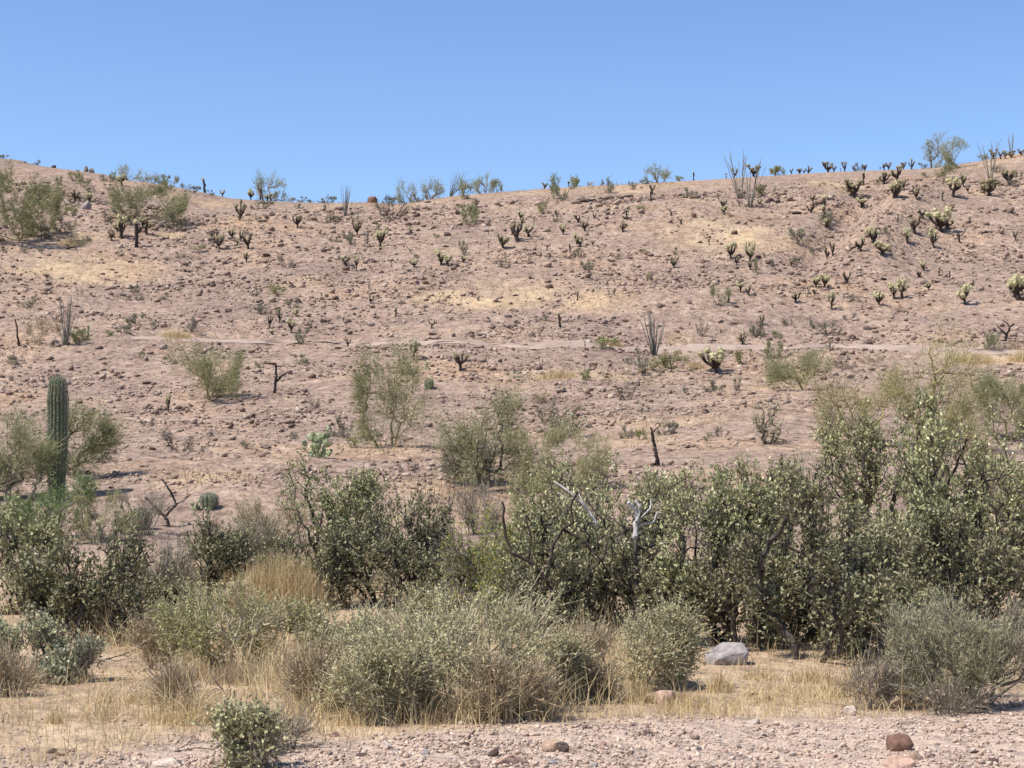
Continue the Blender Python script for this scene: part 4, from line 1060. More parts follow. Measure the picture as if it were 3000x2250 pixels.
dead_stick(1756, 1870, [[(0, 0), (-4, 190), (-6, 330)], [(-6, 325), (-30, 370), (-62, 404), (-95, 430), (-128, 452)], [(-30, 370), (-50, 396), (-58, 418)], [(-62, 404), (-94, 406), (-122, 422)]], [3.6, 4.4, 2, 1.8], 'long slanting grey dead branch left of the white stump', name='dead_branch', mat='bark_pale', cat='dead branch', seed=9, foot='bark')
dead_stick(1640, 1885, [[(0, 0), (-10, 120), (-40, 190), (-90, 240), (-140, 262), (-160, 330), (-168, 410)], [(-40, 190), (-20, 280), (10, 330), (40, 352), (34, 400), (52, 440)], [(10, 330), (70, 300), (120, 240), (150, 190)], [(-90, 240), (-82, 300), (-100, 370)], [(-10, 120), (60, 180), (130, 250), (150, 330)]], [6.5, 4.6, 4.2, 3, 3.2], 'crooked black dead limbs spread before the open jojoba', name='dead_branch', mat='burnt', cat='dead branch', seed=17)
dead_stick(2300, 1640, [[(0, 0), (-6, 120), (-12, 240), (-8, 330)], [(-8, 180), (-30, 240), (-44, 290)], [(-10, 200), (14, 260), (24, 300)]], [5, 2.6, 2.4], 'dark upright dead stem at the left of the highest jojoba', name='dead_branch', mat='burnt', cat='dead branch', seed=18, off=-1.0)
dead_stick(2760, 1850, [[(0, 0), (10, 200), (-10, 330), (20, 420), (60, 500), (76, 560)], [(-10, 330), (-60, 420), (-90, 470)], [(10, 200), (80, 280), (180, 320), (260, 326)]], [5.5, 3, 4.2], 'long black dead limb rising through the pale-topped jojoba', name='dead_branch', mat='burnt', cat='dead branch', seed=19)
dead_stick(1470, 1800, [[(0, 0), (30, 40), (60, 60), (110, 40)], [(30, 40), (0, 70), (-40, 88), (-90, 92)], [(0, 0), (-30, 50), (-50, 80)]], [2.6, 2.2, 1.8], 'whitish bare twigs left of the open jojoba', name='dead_branch', mat='bark_pale', cat='dead branch', seed=20)
dead_stick(1660, 1880, [[(0, 0), (20, 30), (55, 52), (90, 74), (110, 100)], [(55, 52), (62, 78), (58, 96)]], [3.4, 1.6], 'straight tan dead stick leaning in the grass below the thicket', name='dead_branch', mat='bark_tan', cat='dead branch', seed=10)
dead_stick(2470, 1890, [[(0, 0), (-8, 34), (-30, 62), (-52, 84)], [(-8, 34), (12, 58), (6, 84), (-14, 94)], [(6, 84), (30, 88), (56, 108)], [(0, 0), (4, 42), (2, 70)]], [3.6, 2.8, 2.2, 2.2], 'tan curling dead branches in the dark hollow under the thicket', name='dead_branch', mat='bark_tan', cat='dead branch', seed=11, off=-.3)
dead_stick(2610, 1880, [[(0, 0), (-40, 14), (-72, 30), (-86, 52), (-80, 66)], [(0, 0), (20, -8), (44, -14)]], [3.2, 2.4], 'pale dead branch curving through the dark hollow', name='dead_branch', mat='bark_grey', cat='dead branch', seed=12, off=-.3)
dead_stick(285, 1955, [[(-8, -4), (14, 18), (40, 26), (74, 36), (108, 48)], [(28, 22), (56, 18), (80, 22)], [(74, 36), (92, 32), (112, 44)]], [2.4, 1.4, 1.2], 'dark twig lying over bare soil at the left', name='fallen_branch', mat='bark', cat='dead branch', seed=13)
dead_stick(2680, 2120, [[(-60, -2), (0, 4), (70, 2), (130, -6), (190, 10)], [(-10, 2), (30, 22), (56, 40)], [(60, 2), (20, 16), (-20, 12)]], [1.8, 1.3, 1.2], 'thin grey twigs lying at the edge of the gravel', name='fallen_branch', mat='bark_grey', cat='dead branch', seed=14)
dead_stick(530, 2205, [[(-60, -6), (0, 4), (50, 10), (100, 6)], [(-20, 2), (20, 20), (70, 30)], [(10, 4), (40, -10), (90, -16)]], [1.8, 1.3, 1.3], 'dark fallen twigs on the soil beside the small green bush', name='fallen_branch', mat='bark', cat='dead branch', seed=15)
dead_stick(650, 2060, [[(40, -40), (20, 0), (0, 36), (-30, 70), (-42, 92)], [(20, 0), (26, 40), (14, 76)], [(0, 36), (-16, 40), (-30, 36)]], [2.4, 1.8, 1.3], 'bare dark upright twigs in straw left of the small bush', name='dead_branch', mat='bark', cat='dead branch', seed=16)

# ------------------------------------------------------------------ the thicket of bushes in front of the slope
JG, BG = 'jojoba bushes', 'low grey bushes of the wash'
def J(u0, u1, vt, vb, label, seed, kind='jojoba', **k):
    return shrub(u0, u1, vt, vb, kind, 'jojoba_bush', label, 'bush', seed, k.pop('depth', .8), JG, **k)
def B(u0, u1, vt, vb, kind, label, seed, name='shrub', **k):
    return shrub(u0, u1, vt, vb, kind, name, label, 'shrub', seed, k.pop('depth', .8), BG, **k)
J(800, 1175, 1362, 1700, 'rounded dark green jojoba, rear one of the central pair', 51, n=420)
J(960, 1325, 1432, 1776, 'dark jojoba with a black hollow, front one of the central pair', 52, 'jojoba_dark', n=420)
J(515, 735, 1505, 1765, 'dark green jojoba between the straw bunch and the dead forked branch', 53, 'jojoba_dark', n=240)
J(60, 420, 1530, 1885, 'biggest dark jojoba in the left part of the wash', 54, 'jojoba_dark', n=460)
J(-90, 170, 1480, 1800, 'dull jojoba cut by the left edge', 55, n=300)
J(1470, 1960, 1420, 1850, 'open jojoba with crooked black branches showing', 56, 'jojoba_open', n=430, leaves=7)
J(1570, 2080, 1328, 1660, 'olive-topped jojoba at the rear of the middle thicket', 57, n=400)
J(1930, 2300, 1400, 1890, 'jojoba in mid thicket right of the white stump', 58, n=420)
J(2170, 2700, 1385, 1932, 'huge dark-bottomed jojoba nearest the gravel', 59, 'jojoba_dark', n=600, ll=.038)
J(2395, 2770, 1150, 1640, 'highest jojoba at the top of the right thicket', 60, n=420, ll=.046, lw=.023)
J(2540, 3060, 1250, 1850, 'broad pale-topped jojoba at the right side', 61, n=560, ll=.044)
J(2780, 3120, 1230, 1700, 'jojoba cut by the right edge', 62, n=360)
J(2215, 2480, 1310, 1640, 'jojoba with dark upright stems left of the highest one', 63, 'jojoba_open', n=260)
J(2070, 2330, 1350, 1660, 'pale upright-leaved jojoba behind the middle thicket', 64, n=280, ll=.05, lw=.024)
J(1330, 1560, 1560, 1790, 'small dark jojoba behind the yellow-flecked bush', 65, 'jojoba_dark', n=200)
J(2430, 2640, 1480, 1800, 'jojoba in the heart of the right thicket', 66, n=260)
B(480, 905, 1690, 1965, 'olive', 'rounded olive bush below the straw bunch', 71, n=460)
B(950, 1610, 1725, 2090, 'bursage', 'widest grey-green bursage in the foreground', 72, n=700)
B(900, 1240, 1850, 2115, 'bursage', 'dry grey bursage at the front of the widest one', 73, n=380, bare=.45, leaf='bursage')
B(1360, 1620, 1900, 2110, 'drybrush', 'tan twiggy brush at the edge of the gravel', 74, n=300)
B(1775, 2045, 1740, 2015, 'bursage', 'yellowish bursage left of the grey boulder', 75, n=380)
B(1620, 1840, 1820, 2050, 'drybrush', 'straw-brown brush left of the yellowish bursage', 76, n=240)
B(610, 890, 2050, 2262, 'silver', 'small green-leaved bush at the bottom edge', 77, n=210, ll=.022, lw=.015, leaf='bursage')
B(2620, 3110, 1750, 2062, 'greygreen', 'soft blue-grey bush at the lower right', 78, n=620)
B(2440, 2650, 1920, 2080, 'drybrush', 'thin tan brush beside the blue-grey bush', 79, n=120, leaves=1, stem='bark_grey')
B(-80, 200, 1790, 1985, 'silver', 'silvery grey bush at the left edge', 80, n=260, ll=.026, leaf='greygreen')
B(130, 330, 1860, 2000, 'silver', 'pale silver-leaved bush under the biggest left jojoba', 81, n=190)
B(1285, 1560, 1480, 1760, 'yellowgreen', 'yellow-green bush flecked with yellow flowers', 82, n=330, off=-2.6)
B(395, 580, 1580, 1810, 'drybrush', 'grey-brown dry bush right of the biggest left jojoba', 83, n=260, stem='bark_grey', leaf='greyshrub', leaves=6)
B(640, 945, 1455, 1660, 'drybrush', 'olive-brown dry brush between the dark jojobas', 84, n=300, leaf='olive', leaves=6)
B(-20, 270, 1390, 1590, 'green', 'bright green brush at the foot of the saguaro', 85, n=280, ll=.045, lw=.012, up=1.0)
B(190, 400, 1430, 1590, 'olive', 'olive brush right of the saguaro foot', 86, n=220, ll=.04, lw=.01, up=.9)
B(330, 520, 1420, 1570, 'drybrush', 'grey leafless brush behind the pale barrel cactus', 87, n=180, stem='bark_grey', leaf='greyshrub', leaves=3)
B(1300, 1500, 1400, 1560, 'drybrush', 'brown-grey brush below the thin palo verde', 88, n=240, stem='bark_grey', leaf='greyshrub', leaves=5)
B(1480, 1640, 1360, 1540, 'olive', 'olive brush at the left end of the middle thicket', 89, n=200, ll=.03)
B(1930, 2090, 1380, 1520, 'drybrush', 'grey bare brush behind the white stump', 90, n=200, stem='bark_grey', leaves=1)
B(430, 600, 1640, 1800, 'drybrush', 'pale dead brush in the gap left of the straw bunch', 91, n=160, leaves=3)
B(1130, 1330, 1690, 1820, 'silver', 'small grey-leaved bush in front of the central pair', 92, n=170, ll=.022, lw=.014, leaf='bursage')
B(2700, 2900, 2020, 2092, 'drybrush', 'low straw-grey brush under the blue-grey bush', 93, n=70, leaves=1, stem='bark_grey')

J(1430, 1760, 1590, 1880, 'dark low jojoba skirt under the open jojoba', 93, 'jojoba_dark', n=300)
J(1740, 2080, 1560, 1880, 'dark jojoba between the white stump and the yellowish bursage', 94, 'jojoba_dark', n=320)
J(2620, 3060, 1480, 1890, 'dark jojoba behind the blue-grey bush', 95, 'jojoba_dark', n=420)
J(1240, 1400, 1600, 1800, 'dark jojoba left of the open jojoba', 96, 'jojoba_dark', n=200)
J(2000, 2330, 1560, 1900, 'dark jojoba above the grey boulder', 97, 'jojoba_dark', n=300)
B(600, 820, 1500, 1700, 'drybrush', 'dry brown brush around the straw bunch', 98, n=240, stem='bark_grey', leaf='greyshrub', leaves=4)
B(-40, 120, 1880, 2040, 'drybrush', 'brown dead brush under the silvery bush', 99, n=160, leaves=2)
B(380, 560, 1770, 1960, 'drybrush', 'dry straw-brown brush left of the olive bush', 110, n=220, leaves=4)
B(820, 1010, 1880, 2080, 'drybrush', 'dead tan brush between the olive bush and the widest bursage', 111, n=240, leaves=3)
B(1560, 1720, 1850, 2060, 'bursage', 'small bursage at the right end of the widest one', 112, n=220)
B(870, 1100, 1760, 1960, 'bursage', 'pale bursage at the left end of the widest one', 113, n=240)
B(700, 930, 2080, 2200, 'drybrush', 'dead grey brush right of the small green-leaved bush', 114, n=130, leaves=1, stem='bark_grey')
B(1640, 1800, 1640, 1860, 'yellowgreen', 'yellowish brush in front of the open jojoba', 115, n=200, leaf='bursage')

J(2360, 2740, 1540, 1900, 'black-bottomed jojoba deep in the hollow of the right thicket', 116, 'jojoba_dark', n=420, off=1.2)
J(1050, 1330, 1560, 1790, 'low dark jojoba skirt of the central pair', 117, 'jojoba_dark', n=240)
J(760, 1020, 1560, 1780, 'dark low jojoba behind the tall straw bunch', 118, 'jojoba_dark', n=220)
J(280, 520, 1640, 1850, 'low dull jojoba right of the biggest left one', 119, 'jojoba_dark', n=200)
B(1180, 1420, 1760, 2000, 'bursage', 'grey-green bursage at the back of the widest one', 120, n=300)
B(440, 640, 1930, 2080, 'drybrush', 'thin dry brush at the left front of the olive bush', 121, n=130, leaves=1)

J(2190, 2470, 1560, 1880, 'jojoba filling the thicket right behind the grey boulder', 122, 'jojoba_dark', n=300)

# ------------------------------------------------------------------ dry grass
def grass_geo(rng, X, Y, Z, Hh, lean=.45, w=.0045, seg=2):
    n = len(X)
    P = np.stack([X, Y, Z - .01], 1)
    az = rng.uniform(0, 6.283, n); ln = np.abs(rng.normal(0, lean, n))
    d1 = unit(np.stack([np.cos(az) * ln * .6, np.sin(az) * ln * .6, np.ones(n)], 1)); d2 = unit(np.stack([np.cos(az) * ln * 1.8, np.sin(az) * ln * 1.8, np.ones(n)], 1))
    A = P + d1 * (Hh * .55)[:, None]; E = A + d2 * (Hh * .5)[:, None]
    s = unit(np.cross(d1, rng.normal(size=(n, 3)))) * w
    V = np.stack([P - s, P + s, A + s * .8, A - s * .8, E + s * .25, E - s * .25], 1).reshape(-1, 3)
    k = np.arange(n)[:, None] * 6
    return V, np.concatenate([k + np.array([[0, 1, 2, 3]]), k + np.array([[3, 2, 4, 5]])])
def tuft(u, vb, w, h, n, label, seed, mat='straw', lean=.35):
    rng = np.random.default_rng(seed)
    p = at(u, vb); s = p[1] / F_PX; W, H = w * s, h * s
    t = thing('grass_tuft', label, 'grass tuft', p, 'tufts of dry grass')
    r = W * .5 * rng.uniform(0, 1, n) ** .6 * rng.uniform(.75, 1.1, n); a = rng.uniform(0, 6.283, n)
    X, Y = r * np.cos(a), r * np.sin(a) * .7
    Z = height(p[0] + X, p[1] + Y) - p[2]
    V, F = grass_geo(rng, X, Y, Z, H * (1 - .55 * (r / (W * .5)) ** 2) * rng.uniform(.25, 1.1, n), lean * (.5 + .9 * r / (W * .5)), .0016 + .0001 * p[1])
    stuff(mesh('blades', V, [F], M[mat], t))
tuft(815, 1790, 290, 175, 3000, 'tall golden bunch of dry grass below the dark jojobas', 1, lean=.3)
tuft(880, 1790, 160, 120, 700, 'golden grass at the right of the tall bunch', 2, lean=.3)
tuft(870, 2010, 120, 90, 500, 'orange-brown grass at the foot of the olive bush', 3, 'straw')
tuft(700, 2000, 220, 80, 700, 'straw grass in front of the olive bush', 4, 'duffgrass')
tuft(1870, 2060, 110, 60, 420, 'bright straw tuft beside the pink stone', 5, lean=.7)
tuft(2110, 2030, 90, 70, 320, 'straw tuft below the grey boulder', 6)
tuft(2230, 1990, 130, 40, 350, 'flattened straw right of the grey boulder', 7, lean=.8)
tuft(1440, 2090, 150, 100, 500, 'pale standing grass at the edge of the gravel', 8)
tuft(1560, 2100, 180, 80, 480, 'thin straw grass right of the pale standing grass', 9, 'duffgrass')
tuft(1040, 2125, 130, 60, 380, 'low yellow grass under the dry bursage', 10)
tuft(310, 2060, 70, 48, 170, 'small golden tuft on bare soil', 11)
tuft(160, 2120, 60, 50, 150, 'golden tuft standing near the bottom edge at the left', 12)
tuft(2490, 2040, 140, 80, 420, 'pale grass left of the speckled rock', 13, 'duffgrass')
tuft(520, 990, 100, 26, 700, 'bright straw clump above the wide round tree', 14)
tuft(1630, 1105, 130, 26, 800, 'golden grass strip in mid slope', 15)
tuft(1800, 1018, 60, 32, 400, 'yellow grass beside the track left of the ocotillo stems', 16)
tuft(2850, 1062, 150, 34, 900, 'golden grass below the black leafless tree', 17)
tuft(2990, 1058, 90, 40, 500, 'golden grass at the right edge by the track', 18)
tuft(2040, 1080, 60, 26, 300, 'straw clump left of the white-topped cholla', 19)
tuft(215, 712, 100, 16, 600, 'bright straw patch under the left palo verde', 20, lean=.9)
tuft(1560, 1950, 60, 160, 40, 'few tall pale grass stalks before the thicket', 21, lean=.2)
tuft(1700, 1930, 120, 170, 60, 'tall thin stalks in front of the open jojoba', 22, lean=.25)
tuft(560, 2120, 200, 70, 500, 'loose straw left of the small green bush', 23, lean=.9)
tuft(2800, 2070, 160, 60, 260, 'thin dry grass under the blue-grey bush', 24, 'duffgrass')
tuft(60, 2000, 170, 90, 420, 'brown dry grass at the left edge', 25, 'duffgrass')
tuft(1310, 2120, 160, 60, 420, 'straw under the front of the widest bursage', 26, 'duffgrass')

tuft(1690, 2040, 220, 110, 800, 'thick pale straw between the widest and the yellowish bursage', 27, lean=.5)
tuft(1200, 2110, 240, 90, 600, 'straw grass rising through the dry bursage', 28, 'duffgrass', lean=.5)
tuft(560, 1990, 150, 90, 420, 'straw stalks at the left of the olive bush', 29, lean=.4)
tuft(1010, 2070, 120, 110, 350, 'tall tan stalks between two bursages', 30, 'duffgrass', lean=.35)
tuft(2380, 2000, 160, 60, 420, 'pale straw under the huge dark-bottomed jojoba', 31, lean=.7)
tuft(2010, 2070, 160, 60, 420, 'loose straw around the pointed pink stone', 32, lean=.8)
tuft(200, 2000, 160, 70, 300, 'brown straw under the pale silver-leaved bush', 33, 'duffgrass', lean=.5)
tuft(430, 2060, 180, 60, 300, 'thin straw on the bare soil at the left', 34, lean=.8)
tuft(640, 1700, 160, 110, 500, 'dry straw left of the tall golden bunch', 35, lean=.4)
rng = np.random.default_rng(77)
# loose dry grass on the soil of the wash
n = 42000
d = 9.0 + 15 * rng.uniform(0, 1, n) ** 1.5; u = rng.uniform(-300, 3300, n)
x = (u - 1500) / F_PX * d
keep = (rng.uniform(size=n) < near(x, d) * (.35 + .65 * (vnoise(x * 1.7, d * 1.3) > -.1)))
x, d = x[keep], d[keep]
hh = rng.uniform(.04, .17, len(x))
m = 12000
x2 = rng.uniform(-2.4, 3.4, m); d2 = rng.normal(0, .75, m) + 11.5 + .25 * x2
k2 = (vnoise(x2 * 1.6 + 9, d2 * 1.6) + .7 * vnoise(x2 * 6, d2 * 6) > .25) & (near(x2, d2) > .3)
x, d = np.concatenate([x, x2[k2]]), np.concatenate([d, d2[k2]]); hh = np.concatenate([hh, rng.uniform(.04, .1, k2.sum()) + .13 * rng.uniform(0, 1, k2.sum()) ** 4])
m = 26000
u3 = np.where(rng.uniform(size=m) < .8, rng.uniform(250, 1900, m), rng.uniform(-200, 3200, m)); d3 = rng.uniform(10.6, 21, m)
x3 = (u3 - 1500) / F_PX * d3
k3 = (vnoise(x3 * 1.1 + 31, d3 * 1.1) + .6 * vnoise(x3 * 4, d3 * 4) > .22) & (near(x3, d3) > .35)
x, d = np.concatenate([x, x3[k3]]), np.concatenate([d, d3[k3]]); hh = np.concatenate([hh, rng.uniform(.12, .3, k3.sum()) + .3 * rng.uniform(0, 1, k3.sum()) ** 4])
V, F = grass_geo(rng, x, d, height(x, d), hh, .75, .0022)
g = stuff(mesh('dry_grass', V, [F], M['straw'])); tag(g, 'loose dry grass lying over the soil of the wash', 'grass')
# dry grass on the patches of the slope
X, Y = [], []
for cx, cy_, rx, ry, k in _SW:
    if cy_ < 26: continue
    m = int(min(4500, 60 * rx * ry * k) + 200)
    a = rng.uniform(0, 6.283, m); r = np.sqrt(rng.uniform(0, 1, m)) * 1.0
    X.append(cx + rx * r * np.cos(a)); Y.append(cy_ + ry * r * np.sin(a))
X, Y = np.concatenate(X), np.concatenate(Y)
kk = vnoise(X * .9, Y * .9) + .7 * vnoise(X * 3, Y * 3) > .05
X, Y = X[kk], Y[kk]
V, F = grass_geo(rng, X, Y, height(X, Y), rng.uniform(.05, .16, len(X)) + .22 * rng.uniform(0, 1, len(X)) ** 4, .8, .009)
g = stuff(mesh('slope_grass', V, [F], M['slopegrass'])); tag(g, 'patches of short yellow dry grass on the slope', 'grass')

# ------------------------------------------------------------------ stones
_prof_d = np.arange(9, 114, .25)
_prof_v = HORIZON - (height(np.zeros_like(_prof_d), _prof_d) - CAM_Z) * F_PX / _prof_d
_prof_v = np.minimum.accumulate(_prof_v)
def spread_on_slope(n, vlo, vhi, rng, ulo=-500, uhi=3500):
    v = rng.uniform(vlo, vhi, n)
    d = np.interp(v, _prof_v[::-1], _prof_d[::-1]) + rng.normal(0, .4, n)
    u = rng.uniform(ulo, uhi, n)
    x = (u - 1500) / F_PX * d
    ty = np.interp(x, _TRACK[:, 0], _TRACK[:, 1])
    on = (np.abs(d - ty) < .62 * (.6 + .4 * smooth((x - _TRACK[0, 0]) / 9))) & (x > _TRACK[0, 0] + 2)
    cl = .42 + .85 * vnoise(x / 4.1 + 40, d / 2.6) + .45 * vnoise(x / 1.3, d / 1.1 + 7)
    sw = straw_field(x, d)
    k = (~on | (rng.uniform(size=n) < .16)) & (rng.uniform(size=n) < np.clip(cl + .12, .05, 1)) & (rng.uniform(size=n) > sw * .75)
    return x[k], d[k]
x, d = spread_on_slope(24000, 575, 1480, rng)
S = .0027 * d ** .96 * np.clip(np.exp(rng.normal(-.12, .55, len(x))), .35, 2.3)
V, F = scatter_stones(np.stack([x, d, height(x, d)], 1), S, rng, 'ico')
g = stuff(mesh('stones', V, [F], M['stone'])); tag(g, 'countless reddish stones littering the slope', 'stones')
x, d = spread_on_slope(70000, 570, 1500, rng)
S = .0012 * d * np.exp(rng.normal(0, .4, len(x)))
V, F = scatter_stones(np.stack([x, d, height(x, d)], 1), S, rng, 'oct')
g = stuff(mesh('rubble', V, [F], M['stone'])); tag(g, 'small rubble between the stones of the slope', 'rubble')
# gravel of the wash
n = 62000
d = 8.3 + 8.5 * rng.uniform(0, 1, n) ** 1.6; u = rng.uniform(-400, 3400, n); x = (u - 1500) / F_PX * d
k = rng.uniform(size=n) < np.clip(1.1 - near(x, d) * 1.4, .07, 1)
x, d = x[k], d[k]
S = np.minimum(.014 * np.exp(rng.normal(0, .5, len(x))), .05)
o_ = np.argsort(-S); x, d, S = x[o_], d[o_], S[o_]; c_ = len(S) // 4
P_ = np.stack([x, d, height(x, d)], 1)
V, F = scatter_stones(P_[:c_], S[:c_], rng, 'ico', (.45, .8))
V2, F2 = scatter_stones(P_[c_:], S[c_:] * 1.1, rng, 'oct', (.45, .8))
V, F = np.concatenate([V, V2]), np.concatenate([F, F2 + len(V)])
g = stuff(mesh('gravel', V, [F], M['gravel'])); tag(g, 'pinkish gravel covering the floor of the wash', 'gravel')

import bmesh
def hull_rock(r, n=18, box=.55):
    d = unit(r.normal(size=(n, 3)))
    P = d / np.maximum(np.abs(d).max(1, keepdims=True), 1e-6) * box + d * (1 - box)
    P = P * r.uniform(.78, 1.05, (n, 1))
    P[:, 2] = np.maximum(P[:, 2], -.6)
    bm = bmesh.new()
    for p in P:
        bm.verts.new(p)
    res = bmesh.ops.convex_hull(bm, input=bm.verts)
    for v in [v for v in bm.verts if not v.link_faces]:
        bm.verts.remove(v)
    bmesh.ops.bevel(bm, geom=list(bm.edges), offset=.05, segments=1, affect='EDGES', profile=.5)
    bmesh.ops.triangulate(bm, faces=list(bm.faces))
    bmesh.ops.subdivide_edges(bm, edges=list(bm.edges), cuts=1, use_grid_fill=True)
    bmesh.ops.triangulate(bm, faces=list(bm.faces))
    bm.verts.index_update()
    V = np.array([v.co[:] for v in bm.verts]); F = np.array([[v.index for v in f.verts] for f in bm.faces])
    bm.free()
    V += .015 * r.normal(size=V.shape)
    return V, F
SHAPES = []
for s in range(7):
    r = np.random.default_rng(900 + s)
    v, f = hull_rock(r, 15); v = v / (v.max(0) - v.min(0)) * np.array([1, .75, .55])
    me = bpy.data.meshes.new('stone'); me.from_pydata(v.tolist(), [], f.tolist()); SHAPES.append(me)
def stone(name, u, v, w, label, mat, seed, group=None, hz=None, cat='stone'):
    r = np.random.default_rng(seed)
    p = at(u, v); s = p[1] / F_PX * w
    me = SHAPES[seed % 7]
    if mat not in me.materials.keys():
        pass
    o = bpy.data.objects.new(name, me); COL.objects.link(o)
    if not me.materials:
        me.materials.append(M[mat])
    o.material_slots[0].link = 'OBJECT'; o.material_slots[0].material = M[mat]
    h = hz * p[1] / F_PX if hz else s * r.uniform(.28, .42)
    o.scale = (s, s, h / .55)
    o.location = p + np.array([0, 0, h * .22]); o.rotation_euler = (r.normal(0, .1), r.normal(0, .1), r.uniform(-.5, .5))
    return tag(o, label, cat, group)
def big_rock(name, u, v, w, h, label, mat, seed, cuts=8, box=.55):
    r = np.random.default_rng(seed)
    p = at(u, v); k = p[1] / F_PX
    V, F = hull_rock(r, 10 + cuts, box)
    V = V / (V.max(0) - V.min(0)) * np.array([w * k, w * k * .75, h * k * 1.3])
    o = mesh(name, V, [F], M[mat]); o.location = p + np.array([0, 0, h * k * .3])
    return tag(o, label, 'rock')
big_rock('boulder', 2130, 1945, 122, 56, 'grey boulder lying at the mouth of the dark hollow', 'boulder_grey', 11, 16, .8)
big_rock('rock', 1952, 2068, 58, 42, 'pointed pink stone in the straw at the gravel edge', 'rock_pink', 2)
big_rock('rock', 2638, 2200, 78, 46, 'dark red angular stone on the gravel', 'rock_red', 3, 12)
big_rock('rock', 2630, 2246, 90, 30, 'flat pale stone in front of the dark red one', 'rock_pink', 4)
big_rock('rock', 2688, 2226, 52, 26, 'small brown stone right of the dark red one', 'rock_tan', 5)
big_rock('rock', 2640, 2078, 78, 42, 'tan stone half hidden by twigs of the blue-grey bush', 'rock_tan', 6)
big_rock('rock', 1145, 2195, 64, 30, 'whitish stone left of the open gravel', 'rock_white', 7)
big_rock('rock', 1622, 2200, 76, 30, 'brown stone with yellow lichen on the gravel', 'rock_tan', 8)
big_rock('rock', 1500, 2236, 110, 26, 'broad pale pink slab at the bottom edge', 'rock_pink', 9)
big_rock('rock', 1655, 2206, 36, 26, 'black chip of stone beside the lichen stone', 'rock_dark', 10)
big_rock('rock', 490, 2246, 90, 22, 'pale flat stone at the bottom edge beside fallen twigs', 'rock_white', 11)
big_rock('rock', 375, 1880, 62, 46, 'pale lilac rock under the biggest left jojoba', 'rock_white', 12)
big_rock('rock', 2490, 2098, 42, 28, 'whitish stone left of the tan stone in twigs', 'rock_white', 13)
big_rock('rock', 2035, 2074, 24, 14, 'small white stone right of the pointed pink one', 'rock_white', 14)
big_rock('boulder', 1090, 584, 31, 19, 'round reddish boulder standing on the skyline', 'rock_red', 15)
big_rock('boulder', 250, 502, 22, 18, 'larger rock of the left skyline outcrop', 'stone_big', 16)
big_rock('boulder', 268, 506, 18, 15, 'smaller rock of the left skyline outcrop', 'stone_big', 17)
big_rock('boulder', 157, 486, 15, 8, 'small dark rock on the left skyline', 'rock_dark', 18)
big_rock('boulder', 252, 612, 28, 24, 'blue-grey rock among shrubs on the left knoll', 'boulder_grey', 19)
big_rock('boulder', 1310, 690, 40, 9, 'long dark ledge of rock right of the slim ocotillo', 'rock_dark', 20)
big_rock('boulder', 2332, 627, 30, 8, 'dark ledge above the straw patch by the gully', 'rock_dark', 21)
for i, (uu, vv, ww) in enumerate([(1690, 596, 24), (1712, 592, 26), (1738, 590, 28), (1764, 586, 30), (1790, 582, 28), (1816, 580, 26), (1842, 577, 24)]):
    stone('stone', uu, vv, ww * 1.3, ['first', 'second', 'third', 'fourth', 'fifth', 'sixth', 'last'][i] + ' dark slab from the left in the ledge below the skyline', 'rock_dark', 40 + i, 'slabs of the dark ledge', 9)
# chips on the gravel
CH = [(1892, 2152, 52, 12, 'rock_dark', 'long dark chip lying on the open gravel'), (2005, 2150, 16, 8, 'rock_dark', 'tiny dark chip right of the long one'), (1760, 2186, 36, 18, 'rock_pink', 'pink stone with a shaded side on the gravel'),
      (1895, 2125, 24, 12, 'rock_white', 'white pebble above the long dark chip'), (2040, 2200, 34, 18, 'rock_white', 'white pebble with a dark side in mid gravel'), (2255, 2052, 26, 14, 'rock_dark', 'dark pebble at the upper edge of the gravel'),
      (2215, 2038, 30, 8, 'rock_dark', 'flat dark chip below the straw right of the boulder'), (2205, 2118, 38, 16, 'rock_white', 'flat white stone at the middle of the gravel'), (2912, 2234, 28, 16, 'rock_dark', 'dark pebble near the lower right corner'),
      (2810, 2134, 46, 18, 'rock_tan', 'tan flat stone below the grey twigs'), (2855, 2208, 28, 10, 'rock_dark', 'dark chip right of the red stone'), (2965, 2204, 28, 9, 'rock_dark', 'dark sliver at the right edge of the gravel'),
      (2240, 2158, 18, 10, 'rock_dark', 'small dark pebble in the gravel left of the red stone'), (1245, 2212, 30, 16, 'boulder_grey', 'grey pebble right of the whitish stone'), (1284, 2206, 18, 9, 'rock_dark', 'dark pebble next to the grey one'),
      (1365, 2184, 24, 12, 'rock_dark', 'dark chip at the edge of the bursage'), (1445, 2216, 30, 30, 'rock_dark', 'dark notch-shaped stone before the pale slab'), (2320, 2216, 34, 16, 'rock_white', 'whitish pebble left of the flat pale stone'),
      (2440, 2222, 34, 14, 'rock_pink', 'pinkish flat pebble left of the pale stone'), (2390, 2118, 24, 8, 'rock_pink', 'reddish chip below the whitish stone'), (1620, 2240, 30, 14, 'boulder_grey', 'grey stone at the bottom edge below the lichen stone'),
      (1740, 2246, 22, 16, 'boulder_grey', 'dark grey stone at the very bottom edge'), (380, 2212, 26, 10, 'rock_pink', 'pink chip on the soil near fallen twigs'), (150, 2208, 34, 16, 'rock_dark', 'dark clod at the lower left'),
      (185, 2212, 30, 14, 'rock_pink', 'pink clod beside the dark one'), (60, 2200, 22, 10, 'rock_white', 'white pebble near the lower left corner'), (980, 2160, 40, 18, 'rock_pink', 'pale pink stone under low yellow grass'),
      (1060, 2218, 44, 8, 'rock_dark', 'thin dark chip on the soil left of the gravel'), (1000, 2232, 20, 12, 'rock_dark', 'dark pebble right of the small green bush'), (2120, 2206, 20, 12, 'rock_pink', 'pink pebble right of the white one with a dark side')]
